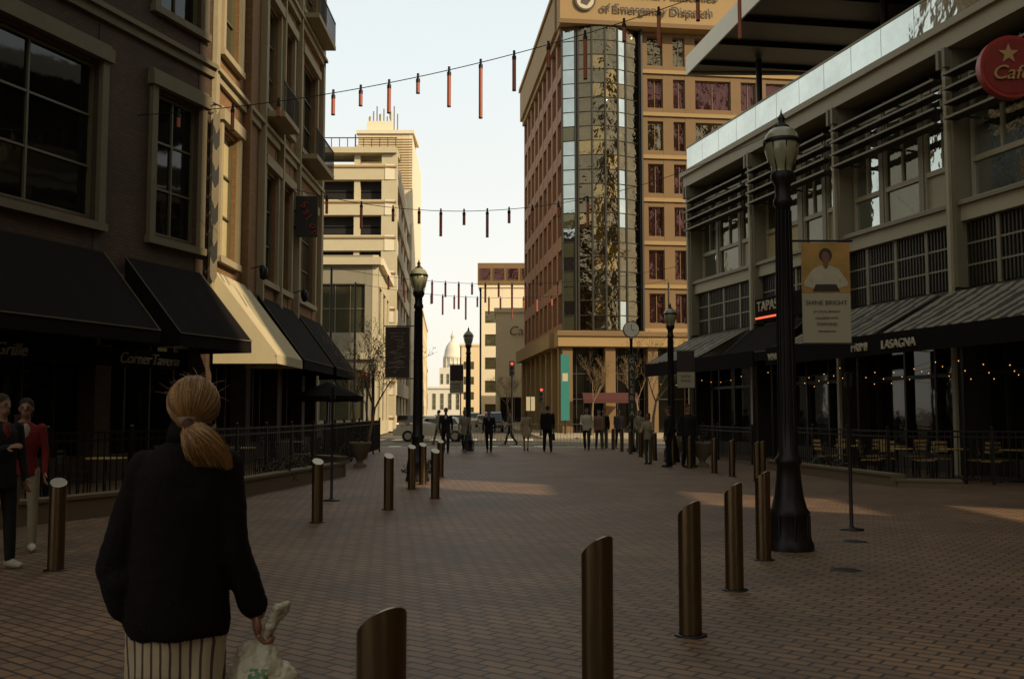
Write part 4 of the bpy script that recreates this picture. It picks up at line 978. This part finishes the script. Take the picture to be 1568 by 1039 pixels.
for v in me.vertices:
    p=v.co
    if p.z<1.46:
        f=noise.noise(V((p.x*8,p.y*8,p.z*3.0)))*.9+.7*noise.noise(V((p.x*13+4,p.y*13,p.z*8)))+.4*abs(noise.noise(V((p.x*20+p.z*9,p.y*20,p.z*17)))); v.co=p+v.normal*.013*f
b2=B()
for s_ in(-1,1): b2.sph(hc+V((s_*.03,.083,.0)),(.011,.008,.006),M_dtxt,8,6)
b2.sph(hc+V((0,.083,-.055)),(.022,.008,.006),MC['lips'],8,6)
hand(b2,V((.274,.034,.865)),V((.10,.05,-1)),1,msk,.95,1.0,fw=V((-.35,1,0)))
hand(b2,V((-.03,.27,1.04)),V((1,.3,.1)),-1,msk,.6,1.0,fw=V((0,.2,1)))
b2.rings([(.045,-.012,1.455,.080,.074),(.046,-.012,1.485,.076,.070),(.047,-.010,1.512,.070,.066)],mj,24)
me=joinmesh(me,b2,'woman_with_ponytail')
W=bpy.data.objects.new('woman_with_ponytail',me); S.collection.objects.link(W); W.location=(-1.17,3.5,0); W.rotation_euler=(0,0,R(2))
def strands(name,paths,mats,rad):
    cu=bpy.data.curves.new(name,'CURVE'); cu.dimensions='3D'; cu.bevel_depth=rad; cu.bevel_resolution=0
    for m in mats: cu.materials.append(m)
    for i,p in enumerate(paths):
        s_=cu.splines.new('POLY'); s_.points.add(len(p)-1)
        for k,q in enumerate(p): s_.points[k].co=(*q,1); s_.points[k].radius=1 if k<len(p)-3 else (len(p)-k)/4
        s_.material_index=i%len(mats); s_.use_smooth=True
    o=bpy.data.objects.new(name,cu); S.collection.objects.link(o); o.parent=W; return o
hm=[mat('hair_gold',(.30,.155,.043),.42,var=.2,vs=40),mat('hair_honey',(.20,.095,.027),.45,var=.2,vs=40),mat('hair_brown',(.12,.055,.017),.5,var=.2,vs=40),mat('hair_light',(.36,.21,.070),.4,var=.2,vs=40)]
r=random.Random(11); tie=hc+V((.005,-.088,-.070)); paths=[]
hcc=hc+V((0,-.018,.008)); er=V((.084,.089,.089))
e=(tie-hcc); e=V((e.x/er.x,e.y/er.y,e.z/er.z)).normalized()
for i in range(1500):
    t=r.uniform(0,2*math.pi); u=r.uniform(-.35,1); d=V((math.cos(t)*math.sqrt(1-u*u),math.sin(t)*math.sqrt(1-u*u),u))
    if d.y>.55 and d.z<.45: continue
    off=r.uniform(.99,1.03); pp=[]
    wv=r.uniform(-.02,.02)
    for k in range(11):
        q=d.slerp(e,(k/10)*.97,d) if d.angle(e)<3.0 else d
        w_=off+.012*math.sin(k*.8+i)*.5
        pp.append(hcc+V((q.x*er.x*w_+wv*math.sin(k/10*math.pi)*.3,q.y*er.y*w_,q.z*er.z*w_)))
    paths.append(pp)
for i in range(60):
    t=r.uniform(0,2*math.pi); u=r.uniform(0,1); d=V((math.cos(t)*math.sqrt(1-u*u),math.sin(t)*math.sqrt(1-u*u),u)); c0=hcc+V((d.x*er.x,d.y*er.y,d.z*er.z)); tt=V((r.gauss(0,1),r.gauss(0,1),r.gauss(0,.6))).normalized()
    paths.append([c0,c0+d*.006+tt*.012,c0+d*.012+tt*.026,c0+d*.012+tt*.042])
strands('hair',paths,hm,.0010)
paths=[]
cA=[(0,-.01,0),(.010,-.040,-.022),(.018,-.055,-.055),(.026,-.058,-.085),(.030,-.055,-.108),(.036,-.05,-.122),(.042,-.045,-.135)]
cB=[(0,-.01,0),(.035,-.048,-.006),(.068,-.055,-.026),(.098,-.052,-.052),(.124,-.045,-.080),(.145,-.038,-.110),(.155,-.03,-.150)]
rd=[.015,.024,.028,.028,.024,.018,.012]
for i in range(1000):
    a=r.uniform(0,6.28); rr=math.sqrt(r.random()); sd_=r.random(); sd_=sd_ if r.random()<.4 else (round(sd_)*.85+.08); cv=r.uniform(-.35,.35); n=r.choice([5,6,7,7]); pp=[]; ph=r.random()*6
    for k in range(n):
        c=V(cA[k]).lerp(V(cB[k]),sd_); aa=a+cv*k*.25
        pp.append(tie+c+V((math.cos(aa)*rd[k]*rr+.004*math.sin(k*1.3+ph),math.sin(aa)*rd[k]*rr*.8,math.sin(aa+1)*rd[k]*rr*.5+r.gauss(0,.0015))))
    paths.append(pp)
strands('ponytail',paths,hm,.0012)
b=B(); b.chain([tie+V((0,-.005,.0)),tie+V((.012,-.025,-.012))],[.021,.020],cmat((.05,.02,.015)),12); b.obj('hair_tie').parent=W
b=B(); b.rings([(0,0,-.34,.09,.05),(.0,0,-.33,.125,.075),(.005,0,-.24,.145,.09),(0,0,-.15,.12,.08),(-.005,0,-.09,.07,.05),(-.01,0,-.04,.028,.022),(-.005,0,.0,.016,.014)],mat('plastic_bag',(.38,.35,.28),.32,var=.12,vs=8,bump=.5,bs=14),40)
b.chain([V((0,0,-.02)),V((.03,0,.03)),V((.05,-.01,.08)),V((.075,0,.09)),V((.06,.01,.05)),V((.02,.01,.0))],[.012,.018,.022,.014,.016,.012],MC['plastic_bag'],8)
b.chain([V((-.01,0,-.03)),V((-.06,0,-.06)),V((-.09,.0,-.10))],[.015,.02,.01],MC['plastic_bag'],8)
mb_=remesh(b,.006,2)
g=mat('bag_green_print',(.07,.15,.06),.4); rd_=mat('bag_red_print',(.28,.04,.02),.4); mb_.materials.append(g); mb_.materials.append(rd_)
for v in mb_.vertices:
    p=v.co; v.co=p+v.normal*(.016*noise.noise(V((p.x*22,p.y*22,p.z*8)))+.012*abs(noise.noise(p*38)))
for p in mb_.polygons:
    c=p.center
    if c.y<0 and -.17<c.z<-.115 and abs(c.x-.0)<.035 and noise.noise(c*60)>-.12: p.material_index=len(mb_.materials)-2
    elif c.y<0 and -.235<c.z<-.185 and abs(c.x)<.075 and noise.noise(c*70)>-.02: p.material_index=len(mb_.materials)-1
bo=bpy.data.objects.new('plastic_shopping_bag',mb_); S.collection.objects.link(bo); bo.location=(-1.17+.30,3.5+.05,.79)

# ---------------------------------------------------------------- light
w=bpy.data.worlds.new('World'); S.world=w; w.use_nodes=True; nt=w.node_tree; NN=nt.nodes; LL=nt.links
bg=NN['Background']; sky=NN.new('ShaderNodeTexSky'); sky.sky_type='NISHITA'; sky.sun_disc=False
EL=R(30); sky.sun_elevation=EL; sky.sun_rotation=math.atan2(.8,-.6); sky.dust_density=3.0; sky.air_density=1.0; sky.ozone_density=1.0
tc=NN.new('ShaderNodeTexCoord'); sp=NN.new('ShaderNodeSeparateXYZ'); LL.new(tc.outputs['Generated'],sp.inputs[0])
rp=NN.new('ShaderNodeValToRGB'); LL.new(sp.outputs['Z'],rp.inputs['Fac']); el=rp.color_ramp.elements
el[0].position=0.0; el[0].color=(1.0,.93,.76,1); el[1].position=.85; el[1].color=(.52,.54,.50,1)
e1=el.new(.12); e1.color=(1.0,.97,.88,1); e2=el.new(.36); e2.color=(.84,.91,.90,1)
cl=NN.new('ShaderNodeTexNoise'); cl.inputs['Scale'].default_value=1.6; cl.inputs['Detail'].default_value=5; LL.new(tc.outputs['Generated'],cl.inputs['Vector'])
cr=NN.new('ShaderNodeMapRange'); cr.inputs[3].default_value=1.0; cr.inputs[4].default_value=1.14; LL.new(cl.outputs['Fac'],cr.inputs[0])
vm=NN.new('ShaderNodeVectorMath'); vm.operation='SCALE'; LL.new(rp.outputs['Color'],vm.inputs[0]); LL.new(cr.outputs[0],vm.inputs['Scale'])
v2=NN.new('ShaderNodeVectorMath'); v2.operation='SCALE'; LL.new(vm.outputs[0],v2.inputs[0]); v2.inputs['Scale'].default_value=1/.15
mx=NN.new('ShaderNodeMix'); mx.data_type='RGBA'; mx.inputs['Factor'].default_value=.88
LL.new(sky.outputs[0],mx.inputs['A']); LL.new(v2.outputs[0],mx.inputs['B']); LL.new(mx.outputs['Result'],bg.inputs['Color']); bg.inputs['Strength'].default_value=.15
sd=V((.8*math.cos(EL),-.6*math.cos(EL),math.sin(EL)))
ld=bpy.data.lights.new('sun','SUN'); ld.energy=5.0; ld.angle=R(.5); ld.color=(1,.84,.60); lo=bpy.data.objects.new('sun',ld); S.collection.objects.link(lo); lo.rotation_euler=(-sd).to_track_quat('-Z','Y').to_euler(); lo.location=(30,-30,50)
# ---------------------------------------------------------------- camera
cd=bpy.data.cameras.new('camera'); cd.sensor_width=36; cd.lens=35; cd.clip_end=6000; cd.clip_start=.05
co=bpy.data.objects.new('camera',cd); S.collection.objects.link(co); co.location=(0,0,1.55); co.rotation_euler=(R(90+4.22),0,0); S.camera=co
S.view_settings.view_transform='Standard'; S.view_settings.look='None'; S.view_settings.exposure=0
